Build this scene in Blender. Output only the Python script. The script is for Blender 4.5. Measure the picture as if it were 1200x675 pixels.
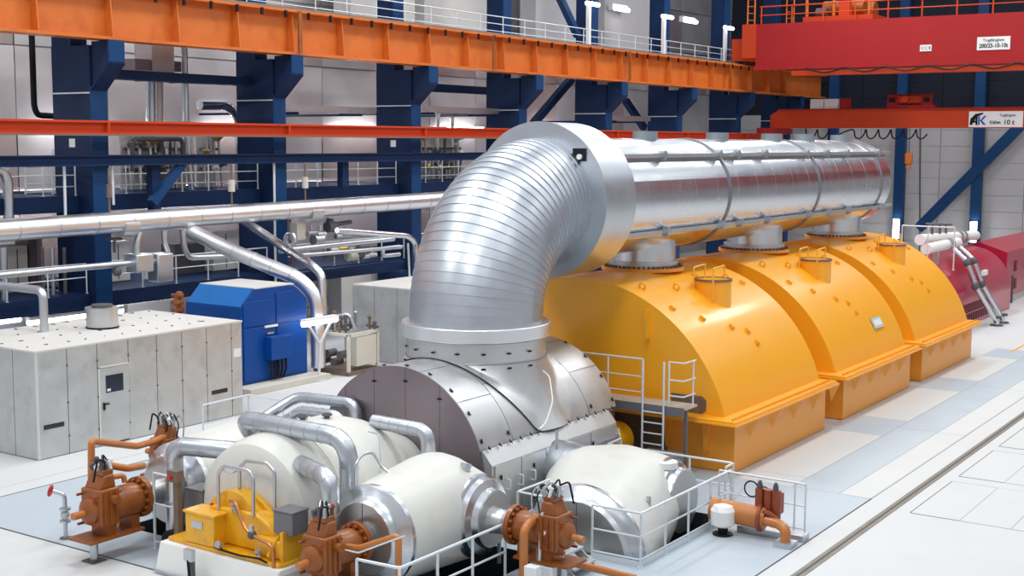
import bpy, bmesh, math, random
from mathutils import Vector, Matrix
random.seed(7)
for o in list(bpy.data.objects): bpy.data.objects.remove(o)
scene = bpy.context.scene
COL = scene.collection
PI = math.pi

# ------------------------------------------------------------------ camera
F_PX, PITCH, YAW, ROLL, CAM_H = 1537.538, .111607, .592075, .00532, 8.4
_v = Vector((-math.sin(YAW)*math.cos(PITCH), math.cos(YAW)*math.cos(PITCH), -math.sin(PITCH)))
_r0 = Vector((math.cos(YAW), math.sin(YAW), 0)); _u0 = _r0.cross(_v)
_r = _r0*math.cos(ROLL) + _u0*math.sin(ROLL); _u = _u0*math.cos(ROLL) - _r0*math.sin(ROLL)
CAM = Vector((0, 0, CAM_H))
cam_data = bpy.data.cameras.new('camera'); cam = bpy.data.objects.new('camera', cam_data); COL.objects.link(cam)
cam_data.sensor_fit = 'HORIZONTAL'; cam_data.sensor_width = 36; cam_data.lens = 36*F_PX/1200
cam_data.clip_end = 400
m = Matrix((_r, _u, -_v)).transposed().to_4x4(); m.translation = CAM
cam.matrix_world = m
scene.camera = cam
# a pixel of the 1200x675 frame gives a direction; the plane it lies on gives the distance
def _ray(x, y): return _v + _r*((x-600)/F_PX) - _u*((y-337.5)/F_PX)
def PX(x, y, X): d = _ray(x, y); return CAM + d*(X/d.x)
def PXX(X, Y):                                     # picture column of a wall point at eye height
    d = Vector((X, Y, CAM_H)) - CAM; return 600 + F_PX*d.dot(_r)/d.dot(_v)
def PY(x, y, Y): d = _ray(x, y); return CAM + d*(Y/d.y)
def PZ(x, y, Z): d = _ray(x, y); return CAM + d*((Z-CAM_H)/d.z)

# ------------------------------------------------------------------ light
world = bpy.data.worlds.new('hall_ambient'); scene.world = world; world.use_nodes = True
bg = world.node_tree.nodes['Background']; bg.inputs[0].default_value = (.86, .92, 1, 1); bg.inputs[1].default_value = 1.1
def area_light(name, loc, sx, sy, watts, col=(1, .99, .97)):
    l = bpy.data.lights.new(name, 'AREA'); l.shape = 'RECTANGLE'; l.size = sx; l.size_y = sy; l.energy = watts; l.color = col
    o = bpy.data.objects.new(name, l); COL.objects.link(o); o.location = loc
    return o
for ix, x in enumerate((-28, -12, 4)):
    for iy, y in enumerate((6, 24, 42, 60, 78)):
        area_light('ceiling_luminaire', (x, y, 25), 3.0, 7.0, (2600, 2300, 700)[ix])
scene.view_settings.view_transform = 'Standard'; scene.view_settings.look = 'None'
scene.view_settings.gamma = 1; scene.view_settings.use_curve_mapping = False
scene.view_settings.exposure = -0.60

# ------------------------------------------------------------------ materials
MAT = {}
def mat(name, col, rough=.5, metal=0., noise=None, bump=None, coat=0., emit=None, scale_vec=None, spots=None):
    """noise=(scale, amount) mottles the colour, bump=(scale, strength) adds fine relief, spots=(scale, colour, amount) adds dirt"""
    mt = bpy.data.materials.new(name); mt.use_nodes = True; nt = mt.node_tree; b = nt.nodes['Principled BSDF']
    b.inputs['Base Color'].default_value = (*col, 1); b.inputs['Roughness'].default_value = rough; b.inputs['Metallic'].default_value = metal
    if coat: b.inputs['Coat Weight'].default_value = coat; b.inputs['Coat Roughness'].default_value = .12
    if emit: b.inputs['Emission Color'].default_value = (*emit[:3], 1); b.inputs['Emission Strength'].default_value = emit[3]
    if noise or bump or spots:
        tc = nt.nodes.new('ShaderNodeTexCoord'); src = tc.outputs['Object']
        if scale_vec:
            mp = nt.nodes.new('ShaderNodeMapping'); mp.inputs['Scale'].default_value = scale_vec
            nt.links.new(src, mp.inputs[0]); src = mp.outputs[0]
    last = None
    if noise:
        n = nt.nodes.new('ShaderNodeTexNoise'); n.inputs['Scale'].default_value = noise[0]; n.inputs['Detail'].default_value = 5
        nt.links.new(src, n.inputs['Vector'])
        mx = nt.nodes.new('ShaderNodeMix'); mx.data_type = 'RGBA'
        a = noise[1]
        mx.inputs[6].default_value = (*[c*(1-a) for c in col], 1); mx.inputs[7].default_value = (*[min(1, c*(1+a)) for c in col], 1)
        nt.links.new(n.outputs[0], mx.inputs[0]); last = mx.outputs[2]
        if metal > .3:
            mr = nt.nodes.new('ShaderNodeMapRange'); mr.inputs[3].default_value = rough*.75; mr.inputs[4].default_value = min(1, rough*1.3)
            nt.links.new(n.outputs[0], mr.inputs[0]); nt.links.new(mr.outputs[0], b.inputs['Roughness'])
    if spots:
        n2 = nt.nodes.new('ShaderNodeTexNoise'); n2.inputs['Scale'].default_value = spots[0]; n2.inputs['Detail'].default_value = 8
        nt.links.new(src, n2.inputs['Vector'])
        rp = nt.nodes.new('ShaderNodeMapRange'); rp.inputs[1].default_value = .52; rp.inputs[2].default_value = .72; rp.inputs[4].default_value = spots[2]
        nt.links.new(n2.outputs[0], rp.inputs[0])
        m2 = nt.nodes.new('ShaderNodeMix'); m2.data_type = 'RGBA'
        m2.inputs[6].default_value = (*col, 1); m2.inputs[7].default_value = (*spots[1], 1)
        if last: nt.links.new(last, m2.inputs[6])
        nt.links.new(rp.outputs[0], m2.inputs[0]); last = m2.outputs[2]
    if last: nt.links.new(last, b.inputs['Base Color'])
    if bump:
        n3 = nt.nodes.new('ShaderNodeTexNoise'); n3.inputs['Scale'].default_value = bump[0]; n3.inputs['Detail'].default_value = 3
        nt.links.new(src, n3.inputs['Vector'])
        bp = nt.nodes.new('ShaderNodeBump'); bp.inputs['Strength'].default_value = bump[1]; bp.inputs['Distance'].default_value = .05
        nt.links.new(n3.outputs[0], bp.inputs['Height']); nt.links.new(bp.outputs[0], b.inputs['Normal'])
    MAT[name] = mt
    return mt
mat('floor_white', (.60, .615, .62), .6, noise=(.35, .04), spots=(.6, (.54, .55, .55), .35))
mat('floor_blue', (.45, .52, .58), .5, noise=(.5, .06), spots=(.45, (.37, .44, .50), .6))
mat('floor_cream', (.60, .61, .60), .6, noise=(.5, .03))
mat('joint', (.07, .07, .07), .7)
mat('joint_soft', (.36, .37, .37), .7)
mat('track', (.22, .20, .17), .5, .3, noise=(3, .3))
mat('pit', (.035, .04, .05), .8)
mat('alu', (.57, .61, .66), .36, 1., noise=(1.6, .10), bump=(4, .05))
mat('alu_smooth', (.70, .73, .77), .25, 1., noise=(.9, .08), bump=(2.2, .07))
mat('alu_dull', (.60, .61, .62), .40, .9, noise=(2, .09), bump=(6, .04))
mat('alu_pipe', (.80, .82, .85), .32, .95, noise=(1.2, .07), bump=(2, .05))
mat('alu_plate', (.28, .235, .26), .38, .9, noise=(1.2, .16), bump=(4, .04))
mat('galv', (.58, .60, .60), .48, .6, noise=(1.6, .2), bump=(8, .03), spots=(2.2, (.42, .43, .42), .5))
mat('vent_grey', (.26, .30, .33), .5, .4)
mat('galv_roof', (.68, .67, .64), .55, .1, noise=(1.5, .05))
mat('steel', (.55, .58, .62), .35, .9, noise=(3, .12))
mat('rail_paint', (.72, .77, .81), .4, .25)
mat('band_dark', (.30, .31, .33), .4, .8)
mat('cream', (.68, .68, .64), .42, noise=(1.4, .05), spots=(2.0, (.58, .57, .52), .45), bump=(3, .03))
mat('alu_disc', (.50, .485, .475), .36, .9, noise=(1.2, .12), bump=(3, .04))
mat('white', (.85, .85, .83), .5, noise=(1.5, .04))
mat('yellow', (.98, .43, .016), .36, coat=.2, noise=(.6, .04), bump=(1.0, .03))
mat('yellow_base', (.86, .35, .035), .42, coat=.1, noise=(1.2, .05))
mat('yellow_machine', (.84, .42, .008), .35, coat=.3, noise=(2.5, .16), spots=(5, (.5, .25, .02), .5))
mat('orange', (.29, .083, .012), .42, coat=.15, noise=(3, .2), spots=(5, (.15, .035, .01), .5))
mat('orange_pipe', (.50, .17, .035), .4, coat=.2, noise=(3, .1))
mat('orange_hot', (.26, .045, .012), .45, coat=.1, noise=(4, .25))
mat('crane_orange', (.60, .15, .020), .5, noise=(1.0, .14), spots=(1.3, (.42, .085, .013), .55))
mat('crane_red', (.37, .022, .024), .55, noise=(.7, .08))
mat('crane_red_bright', (.54, .058, .018), .5, noise=(.8, .1))
mat('navy', (.008, .026, .085), .6, noise=(.8, .25))
mat('navy_light', (.007, .048, .150), .5, noise=(.8, .15))
mat('wall_blue', (.010, .055, .16), .45)
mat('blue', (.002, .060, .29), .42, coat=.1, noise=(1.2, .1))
mat('blue_lit', (.008, .15, .48), .42, noise=(1.2, .08))  # enclosure blue with the light on its slope put into the colour
mat('red', (.42, .008, .040), .3, coat=.4, noise=(1.5, .06))
mat('red_dark', (.16, .004, .016), .5)
mat('clad', (.74, .73, .75), .38, .75, noise=(.45, .16), bump=(1.2, .08))
mat('clad_rust', (.60, .52, .51), .38, .75, noise=(.5, .2), bump=(1.2, .08))
mat('wall_grey', (.50, .50, .51), .6, noise=(1.2, .05))
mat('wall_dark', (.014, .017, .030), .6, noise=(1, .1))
mat('black', (.012, .012, .014), .45)
mat('dark_grey', (.09, .09, .10), .5, noise=(4, .15))
mat('box_grey', (.17, .17, .185), .45, .2, noise=(3, .08))
mat('brown_steel', (.22, .16, .12), .5, .4, noise=(4, .25))
mat('concrete', (.60, .58, .52), .7, noise=(3, .06))
mat('glass_dark', (.02, .03, .05), .15)
mat('lamp', (1, 1, 1), .4, emit=(1, .97, .98, 9))
mat('lamp_strong', (1, 1, 1), .4, emit=(1, .96, .97, 42))
mat('paper', (.82, .84, .84), .5)
mat('sign_green', (.55, .70, .66), .4, .2)
mat('red_paint', (.55, .03, .02), .4)
mat('brass', (.55, .38, .12), .35, .8)
mat('copper', (.55, .22, .08), .35, .7)
mat('text_blue', (.01, .10, .45), .5)

for k_ in ('navy', 'navy_light', 'wall_blue', 'crane_red', 'crane_red_bright', 'wall_dark', 'blue', 'black', 'pit'):   # matt paints
    MAT[k_].node_tree.nodes['Principled BSDF'].inputs['Specular IOR Level'].default_value = .18
# ------------------------------------------------------------------ mesh builder
def _basis(d):
    d = d.normalized(); a = Vector((0, 0, 1)) if abs(d.z) < .9 else Vector((1, 0, 0))
    x = a.cross(d).normalized(); return x, d.cross(x)
class MB:
    def __init__(s): s.v = []; s.f = []
    def add(s, vs, fs):
        n = len(s.v); s.v += [Vector(p) for p in vs]; s.f += [tuple(i+n for i in f) for f in fs]; return s
    def box(s, x0, x1, y0, y1, z0, z1):
        return s.add([(x, y, z) for x in (x0, x1) for y in (y0, y1) for z in (z0, z1)],
                     [(0, 1, 3, 2), (4, 6, 7, 5), (0, 4, 5, 1), (2, 3, 7, 6), (0, 2, 6, 4), (1, 5, 7, 3)])
    def bar(s, p, q, w, h):                       # rectangular bar from p to q, w sideways, h upward
        p, q = Vector(p), Vector(q); d = q-p; a, b = _basis(d)
        if abs(d.normalized().z) < .9: a, b = a, b
        vs = [c + a*(w/2*i) + b*(h/2*j) for c in (p, q) for i, j in ((-1, -1), (1, -1), (1, 1), (-1, 1))]
        return s.add(vs, [(3, 2, 1, 0), (4, 5, 6, 7), (0, 1, 5, 4), (1, 2, 6, 5), (2, 3, 7, 6), (3, 0, 4, 7)])
    def cyl(s, p, q, r0, r1=None, n=16, caps=True):
        p, q = Vector(p), Vector(q); r1 = r0 if r1 is None else r1; a, b = _basis(q-p)
        vs = []
        for c, r in ((p, r0), (q, r1)):
            for i in range(n):
                t = 2*PI*i/n; vs.append(c + a*(r*math.cos(t)) + b*(r*math.sin(t)))
        fs = [(i, (i+1) % n, n+(i+1) % n, n+i) for i in range(n)]
        if caps: fs += [tuple(range(n-1, -1, -1)), tuple(range(n, 2*n))]
        return s.add(vs, fs)
    def ring(s, p, q, ro, ri, n=24):              # hollow ring with flat ends
        p, q = Vector(p), Vector(q); a, b = _basis(q-p); vs = []
        for c in (p, q):
            for r in (ro, ri):
                for i in range(n):
                    t = 2*PI*i/n; vs.append(c + a*(r*math.cos(t)) + b*(r*math.sin(t)))
        fs = []
        for i in range(n):
            j = (i+1) % n
            fs += [(i, j, 2*n+j, 2*n+i), (n+j, n+i, 3*n+i, 3*n+j), (j, i, n+i, n+j), (2*n+i, 2*n+j, 3*n+j, 3*n+i)]
        return s.add(vs, fs)
    def lathe(s, o, d, prof, n=24):               # prof: (distance along d, radius)
        o, d = Vector(o), Vector(d).normalized(); a, b = _basis(d); vs = []
        for t_, r in prof:
            for i in range(n):
                t = 2*PI*i/n; vs.append(o + d*t_ + a*(r*math.cos(t)) + b*(r*math.sin(t)))
        fs = []; k = len(prof)
        for m_ in range(k-1):
            for i in range(n):
                j = (i+1) % n; fs.append((m_*n+i, m_*n+j, m_*n+n+j, m_*n+n+i))
        fs += [tuple(range(n-1, -1, -1)), tuple(range((k-1)*n, k*n))]
        return s.add(vs, fs)
    def path(s, pts, bend, seg=6):                # round the corners of a polyline
        pts = [Vector(p) for p in pts]; out = [pts[0]]
        for i in range(1, len(pts)-1):
            a, b, c = pts[i-1], pts[i], pts[i+1]
            k = min(bend, (a-b).length*.49, (c-b).length*.49)
            p0 = b + (a-b).normalized()*k; p1 = b + (c-b).normalized()*k
            for j in range(seg+1):
                t = j/seg; out.append(p0*(1-t)**2 + b*(2*t*(1-t)) + p1*t*t)
        out.append(pts[-1]); return out
    def tube(s, pts, r, bend=.0, n=10, seg=6):
        if len(pts) > 2 and bend > 0: pts = s.path(pts, bend, seg)
        pts = [Vector(p) for p in pts]; vs = []; k = len(pts)
        a = None
        for i, p in enumerate(pts):
            d = (pts[min(i+1, k-1)] - pts[max(i-1, 0)]).normalized()
            if a is None: a, _ = _basis(d)
            a = (a - d*a.dot(d)).normalized(); b = d.cross(a)
            for j in range(n):
                t = 2*PI*j/n; vs.append(p + a*(r*math.cos(t)) + b*(r*math.sin(t)))
        fs = [(m_*n+j, m_*n+(j+1) % n, m_*n+n+(j+1) % n, m_*n+n+j) for m_ in range(k-1) for j in range(n)]
        fs += [tuple(range(n-1, -1, -1)), tuple(range((k-1)*n, k*n))]
        return s.add(vs, fs)
    def prism(s, poly, axis, a, b):               # extrude a 2D outline along an axis
        def P(u, w, t): return {'X': (t, u, w), 'Y': (u, t, w), 'Z': (u, w, t)}[axis]
        n = len(poly); vs = [P(u, w, a) for u, w in poly] + [P(u, w, b) for u, w in poly]
        fs = [(i, (i+1) % n, n+(i+1) % n, n+i) for i in range(n)] + [tuple(range(n-1, -1, -1)), tuple(range(n, 2*n))]
        return s.add(vs, fs)
    def sphere(s, c, r, n=12, sz=1.):
        c = Vector(c); vs = []; m_ = n//2
        for i in range(m_+1):
            p = PI*i/m_
            for j in range(n):
                t = 2*PI*j/n; vs.append(c + Vector((r*math.sin(p)*math.cos(t), r*math.sin(p)*math.sin(t), sz*r*math.cos(p))))
        return s.add(vs, [(i*n+j, i*n+n+j, i*n+n+(j+1) % n, i*n+(j+1) % n) for i in range(m_) for j in range(n)])
    def torus(s, c, d, R, r, n=20, k=8):
        c, d = Vector(c), Vector(d).normalized(); a, b = _basis(d); vs = []
        for i in range(n):
            t = 2*PI*i/n; e = a*math.cos(t) + b*math.sin(t)
            for j in range(k):
                u = 2*PI*j/k; vs.append(c + e*(R + r*math.cos(u)) + d*(r*math.sin(u)))
        return s.add(vs, [(i*k+j, ((i+1) % n)*k+j, ((i+1) % n)*k+(j+1) % k, i*k+(j+1) % k) for i in range(n) for j in range(k)])
    def grid(s, rows):                            # rows of points, skinned
        n = len(rows[0]); vs = [p for r in rows for p in r]
        return s.add(vs, [(i*n+j, i*n+j+1, i*n+n+j+1, i*n+n+j) for i in range(len(rows)-1) for j in range(n-1)])
    def mesh(s, off=Vector((0, 0, 0)), name='mesh', smooth=True, angle=35):
        me = bpy.data.meshes.new(name); me.from_pydata([tuple(p-off) for p in s.v], [], s.f)
        bm = bmesh.new(); bm.from_mesh(me); bmesh.ops.recalc_face_normals(bm, faces=bm.faces); bm.to_mesh(me); bm.free()
        if smooth:
            me.polygons.foreach_set('use_smooth', [True]*len(me.polygons)); me.set_sharp_from_angle(angle=math.radians(angle))
        me.update(); return me
    def hull(s, pts):
        bm = bmesh.new()
        for p in pts: bm.verts.new(p)
        r = bmesh.ops.convex_hull(bm, input=bm.verts)
        bmesh.ops.delete(bm, geom=[g for g in r['geom_interior'] if isinstance(g, bmesh.types.BMVert)], context='VERTS')
        bm.verts.ensure_lookup_table(); bm.verts.index_update()
        s.add([v.co.copy() for v in bm.verts], [tuple(v.index for v in f.verts) for f in bm.faces]); bm.free(); return s

BASE = {}                                          # world offset of every object, so that meshes may be written in world metres
def tag(o, label=None, cat=None, group=None, kind=None):
    if label: o['label'] = label
    if cat: o['category'] = cat
    if group: o['group'] = group
    if kind: o['kind'] = kind
    return o
def thing(name, label, cat, loc=(0, 0, 0), group=None, rz=0, local=False):
    o = bpy.data.objects.new(name, None); COL.objects.link(o); o.location = loc; o.rotation_euler = (0, 0, rz); o.empty_display_size = .2
    tag(o, label, cat, group); BASE[o.name] = Vector((0, 0, 0)) if local else Vector(loc); return o
def put(name, mb, material, parent=None, bevel=0, angle=35, smooth=True, label=None):
    off = BASE[parent.name] if parent else Vector((0, 0, 0))
    if parent is None and mb.v:                    # a thing that is one mesh: origin at its own foot
        c = sum(mb.v, Vector())/len(mb.v); off = Vector((c.x, c.y, min(p.z for p in mb.v)))
    o = bpy.data.objects.new(name, mb.mesh(off, name, smooth, angle)); COL.objects.link(o)
    o.data.materials.append(MAT[material]); o.parent = parent
    if parent is None: o.location = off
    BASE[o.name] = off
    if bevel:
        md = o.modifiers.new('bevel', 'BEVEL'); md.width = bevel; md.segments = 2; md.limit_method = 'ANGLE'
    if label: o['label'] = label
    return o
def one(name, mb, material, label, cat, group=None, **k): return tag(put(name, mb, material, None, **k), label, cat, group)
def inst(name, me, parent, loc, rot=(0, 0, 0), scale=None):   # pieces that share one mesh
    o = bpy.data.objects.new(name, me); COL.objects.link(o); o.parent = parent
    o.location = Vector(loc) - (BASE[parent.name] if parent else Vector((0, 0, 0))); o.rotation_euler = rot
    if scale: o.scale = scale
    return o
def shared(mb, material, **k):
    me = mb.mesh(**k); me.materials.append(MAT[material]); return me
def struct(name, mb, material, **k): return tag(put(name, mb, material, None, **k), kind='structure')
def text(s, size, loc, rot, material, parent, name='lettering', bold=False, sx=1.):
    cu = bpy.data.curves.new('t', 'FONT'); cu.body = s; cu.size = size; cu.extrude = .004; cu.align_x = 'CENTER'; cu.align_y = 'CENTER'
    if bold: cu.offset = size*.02
    t = bpy.data.objects.new('t', cu); COL.objects.link(t); bpy.context.view_layer.update()
    me = bpy.data.meshes.new_from_object(t.evaluated_get(bpy.context.evaluated_depsgraph_get()))
    bpy.data.objects.remove(t); me.materials.clear(); me.materials.append(MAT[material])
    o = inst(name, me, parent, loc, rot, (sx, 1, 1)); return o
def railing(label, pts, h=1.1, n_rails=(1., .52), spacing=1.2, r=.026, posts=None, group=None, kick=False, material='rail_paint', name='guard_railing'):
    pts = [Vector(p) for p in pts]
    t = thing(name, label, 'railing', pts[0], group)
    up = Vector((0, 0, h))
    for k, fr in enumerate(n_rails):
        mb = MB(); mb.tube([p + up*fr for p in pts], r if k == 0 else r*.75, bend=.08, n=8, seg=3); put('top_rail' if k == 0 else 'mid_rail', mb, material, t)
    if posts is None:
        posts = []
        for a, b in zip(pts, pts[1:]):
            n = max(1, round((b-a).length/spacing))
            posts += [a.lerp(b, i/n) for i in range(n)]
        posts.append(pts[-1])
    me = shared(MB().cyl((0, 0, 0), (0, 0, h), r*.95, n=8).cyl((0, 0, 0), (0, 0, .015), r*2.2, n=8), material)
    for p in posts: inst('post', me, t, p)
    if kick:
        for a, b in zip(pts, pts[1:]): put('kick_plate', MB().bar(a + Vector((0, 0, .06)), b + Vector((0, 0, .06)), .02, .12), material, t)
    return t
A = -18.15                                         # the shaft line of the whole machine set
SH = 1.08                                          # shaft height
def RX(x): return 2*A - x                          # mirror across the shaft line
# ================================================================== the hall itself
PITS = [(-15.3, -12.05, 22.5, 26.6), (-16.6, -13.9, 18.4, 21.9), (-22.5, -19.85, 18.4, 21.9)]
xs = sorted({-46, 16} | {p[0] for p in PITS} | {p[1] for p in PITS}); ysx = sorted({-6, 98} | {p[2] for p in PITS} | {p[3] for p in PITS})
mb = MB()
for x0, x1 in zip(xs, xs[1:]):
    for y0, y1 in zip(ysx, ysx[1:]):
        cx, cy = (x0+x1)/2, (y0+y1)/2
        if any(p[0] < cx < p[1] and p[2] < cy < p[3] for p in PITS): continue
        mb.add([(x0, y0, 0), (x1, y0, 0), (x1, y1, 0), (x0, y1, 0)], [(0, 1, 2, 3)])
floor = struct('floor', mb, 'floor_white')
for x0, x1, y0, y1 in PITS:
    m2 = MB(); m2.add([(x, y, z) for x in (x0, x1) for y in (y0, y1) for z in (-2.2, 0)],
                      [(0, 1, 3, 2), (4, 5, 7, 6), (0, 4, 5, 1), (2, 3, 7, 6), (0, 2, 6, 4)])
    put('pit_lining', m2, 'pit', floor)
def slab(name, x0, x1, y0, y1, m_, z=.006):
    """a floor plate round the pits"""
    xs = sorted({x0, x1} | {v for p in PITS for v in p[:2] if x0 < v < x1}); ys = sorted({y0, y1} | {v for p in PITS for v in p[2:] if y0 < v < y1})
    b = MB()
    for a0, a1 in zip(xs, xs[1:]):
        for b0, b1 in zip(ys, ys[1:]):
            cx, cy = (a0+a1)/2, (b0+b1)/2
            if any(p[0] < cx < p[1] and p[2] < cy < p[3] for p in PITS): continue
            b.box(a0, a1, b0, b1, .0005, z)
    return put(name, b, m_, floor)
slab('floor_plate', -26.8, -9.88, 16.82, 29.98, 'floor_blue')
for k in range(8):                                 # plates along the low-pressure casings, alternating tone
    y0, y1 = 30.0 + k*8.2, 30.0 + k*8.2 + 8.17
    slab('floor_plate', -11.83, -10.66, y0, y1, 'floor_blue')
    slab('floor_plate', -13.3, -11.85, y0 + 1.0, y1 - 1.4, 'floor_cream')
    slab('floor_plate', -13.3, -11.85, y1 - 1.38, y1 + .98, 'floor_blue')
    slab('floor_plate', -10.64, -9.9, y0, y1, 'floor_white')
for x0, x1, y0, y1, m_ in ((-26.82, -26.78, 12, 45, 'joint'), (-45, -9.86, 16.78, 16.82, 'joint'), (-9.88, -9.85, 16.8, 30, 'joint'), (-9.87, -9.85, 30, 97, 'joint_soft'),
                           (-10.66, -10.64, 30, 97, 'joint_soft'), (-11.85, -11.83, 30, 97, 'joint_soft'), (-10.7, -9.86, 29.98, 30.0, 'joint_soft')):
    put('floor_joint', MB().box(x0, x1, y0, y1, .0006, .009), m_, floor)
tr = put('floor_track', MB().box(-9.31, -9.08, 8, 97, .0006, .010), 'track', floor)
put('track_slot', MB().box(-9.22, -9.17, 8, 97, .0008, .013), 'joint', tr)
for ix in range(5):                                # hatch covers in the lay-down floor
    for iy in range(0, 6):
        x0, y0 = -8.73 + ix*1.105, 29.35 + iy*4.02
        hc = put('hatch_cover', MB().box(x0, x0 + 1.09, y0, y0 + 3.4, .0005, .007), 'floor_white', floor)
        e = MB()
        e.box(x0 - .02, x0, y0, y0 + 3.4, .0005, .009).box(x0, x0 + 1.09, y0 - .015, y0, .0005, .008).box(x0, x0 + 1.09, y0 + 3.4, y0 + 3.415, .0005, .008)
        put('hatch_joint', e, 'joint' if ix == 0 else 'joint_soft', hc)
yl = MB().box(-27.6, -27.52, 17.8, 26.5, .0006, .008)
put('floor_marking', yl, 'floor_cream', floor)
put('floor_marking', MB().box(-12.6, -12.5, 55, 64, .0075, .011), 'yellow', floor)

# ---- left wall: sheets of aluminium cladding, each a panel of its own
wl = struct('wall_left', MB().box(-45.3, -45, 10, 98, 0, 24), 'clad')
pm = [shared(MB().box(-.03, .03, -2.17, 2.17, -1.47, 1.47), k_) for k_ in ('clad', 'clad_rust', 'clad')]
for iy in range(20):
    for iz in range(8):
        inst('cladding_panel', random.choice(pm), wl, (-44.9, 12.2 + iy*4.4, 1.5 + iz*3), (0, random.uniform(-.02, .02), random.uniform(-.02, .02)))
# ---- end wall: rows of light panels below, dark ones above the small crane
we = struct('wall_back', MB().box(-46, 17, 98, 98.3, 0, 26), 'joint_soft')
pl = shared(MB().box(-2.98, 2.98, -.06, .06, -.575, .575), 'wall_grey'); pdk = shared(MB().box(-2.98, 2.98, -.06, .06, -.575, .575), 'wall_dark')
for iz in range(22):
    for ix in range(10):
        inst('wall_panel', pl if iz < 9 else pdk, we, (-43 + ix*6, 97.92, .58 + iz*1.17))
wr = struct('wall_right', MB().box(16, 16.3, -6, 98, 0, 26), 'wall_grey')
struct('wall_front', MB().box(-46, 17, -6.3, -6, 0, 26), 'wall_grey')

ORD = ['first', 'second', 'third', 'fourth', 'fifth', 'sixth', 'seventh', 'eighth', 'ninth']
# ---- blue columns of the left wall, with corbels carrying the crane runway
COLY = [20.87 + 8.88*i for i in range(9)]
for i, y in enumerate(COLY):
    if i == 0: continue
    t = thing('steel_column', f'dark blue steel wall column with runway corbel, {ORD[i-1]} from the left', 'column', (-38.5, y, 0), 'blue columns along the left wall')
    put('shaft', MB().box(-39.6, -37.55, y, y + .6, 0, 11.6), 'navy', t)
    put('flange_plate', MB().box(-37.55, -37.5, y - .03, y + .66, 0, 10.2), 'navy_light', t)
    put('upper_shaft', MB().box(-39.6, -38.6, y + .02, y + .58, 11.6, 24), 'navy', t)
    put('upper_flange', MB().box(-38.6, -38.5, y - .04, y + .66, 11.6, 24), 'navy_light', t)
    co = put('corbel', MB().prism([(-37.5, 10.1), (-36.55, 11.0), (-36.5, 11.72), (-37.5, 11.72)], 'Y', y + .06, y + .54), 'navy', t)
    put('corbel_plate', MB().bar((-37.5, y + .3, 10.07), (-36.5, y + .3, 10.98), .7, .06), 'navy', co)
    put('end_plate', MB().box(-36.54, -36.48, y - .03, y + .63, 11.0, 11.74), 'navy_light', co)
    put('web_stiffener', MB().box(-39.6, -37.55, y - .06, y, 9.95, 10.0), 'rail_paint', t)
    if i in (1, 3, 5): put('number_plate', MB().box(-38.75, -38.45, y - .02, y, 8.1, 8.4), 'paper', t)
# ---- upper crane runway girder
t = thing('crane_runway', 'tall orange crane runway girder with web stiffeners along the upper wall', 'girder', (-37, 20, 11.75))
put('web', MB().box(-37.04, -36.96, 8, 97, 11.85, 13.45), 'crane_orange', t)
put('bottom_flange', MB().box(-37.4, -36.55, 8, 97, 11.75, 11.85), 'crane_orange', t)
put('top_flange', MB().box(-37.45, -36.5, 8, 97, 13.4, 13.5), 'crane_orange', t)
put('crane_rail', MB().box(-37.05, -36.95, 8, 97, 13.5, 13.64), 'track', t)
st = shared(MB().prism([(-.25, -.78), (.2, -.78), (.08, .78), (-.25, .78)], 'Y', -.025, .025), 'crane_orange', smooth=False)
for k in range(24):
    inst('stiffener', st, t, (-36.75, 21.1 + k*2.96, 12.62))
cl = shared(MB().box(-.02, .06, -.05, .05, -.22, .05), 'black')
for k in range(46): inst('rail_clip', cl, t, (-36.5, 24 + k*1.3, 13.38))
for k in range(4): put('splice_plate', MB().box(-36.52, -36.45, 39 + 13.5*k, 39.2 + 13.5*k, 11.85, 13.45), 'orange', t)
railing('pale grey railing of the walkway on top of the orange runway', [(-38.3, 30, 13.55), (-38.3, 92, 13.55)], spacing=2.0, n_rails=(1., .66, .33), r=.03)
one('walkway_deck', MB().box(-38.45, -37.5, 12, 97, 13.46, 13.55), 'navy_light', 'narrow blue walkway deck beside the orange runway girder', 'walkway')
# fluorescent lamps standing on the walkway
for k, (x, y) in enumerate(((690, 5), (778, 20), (850, 33))):
    p = PX(x, y, -38.2); t = thing('walkway_lamp', f'glowing fluorescent lamp on a white post above the runway walkway, {ORD[k]} from the left', 'lamp', (p.x, p.y, 13.55), 'lamps on the upper walkway')
    put('post', MB().box(p.x - .1, p.x + .1, p.y - .12, p.y + .12, 13.55, p.z - .1), 'paper', t)
    put('tube', MB().cyl((p.x + .25, p.y - .65, p.z), (p.x + .25, p.y + .65, p.z), .12, n=10), 'lamp', t)
    put('arm', MB().box(p.x - .05, p.x + .3, p.y - .05, p.y + .05, p.z - .1, p.z + .13), 'paper', t)
for k, (x, y) in enumerate(((727, 11), (808, 25))):
    p = PX(x, y, -42); t = thing('wall_lamp', f'glowing lamp box on the wall behind the upper walkway, {"nearer" if k == 0 else "farther"} of two', 'lamp', tuple(p), 'lamp boxes behind the walkway')
    put('housing', MB().box(p.x - .3, p.x, p.y - 1.0, p.y + 1.0, p.z - .1, p.z + .3), 'paper', t)
    put('tube', MB().cyl((p.x + .1, p.y - .9, p.z), (p.x + .1, p.y + .9, p.z), .14, n=10), 'lamp', t)
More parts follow.
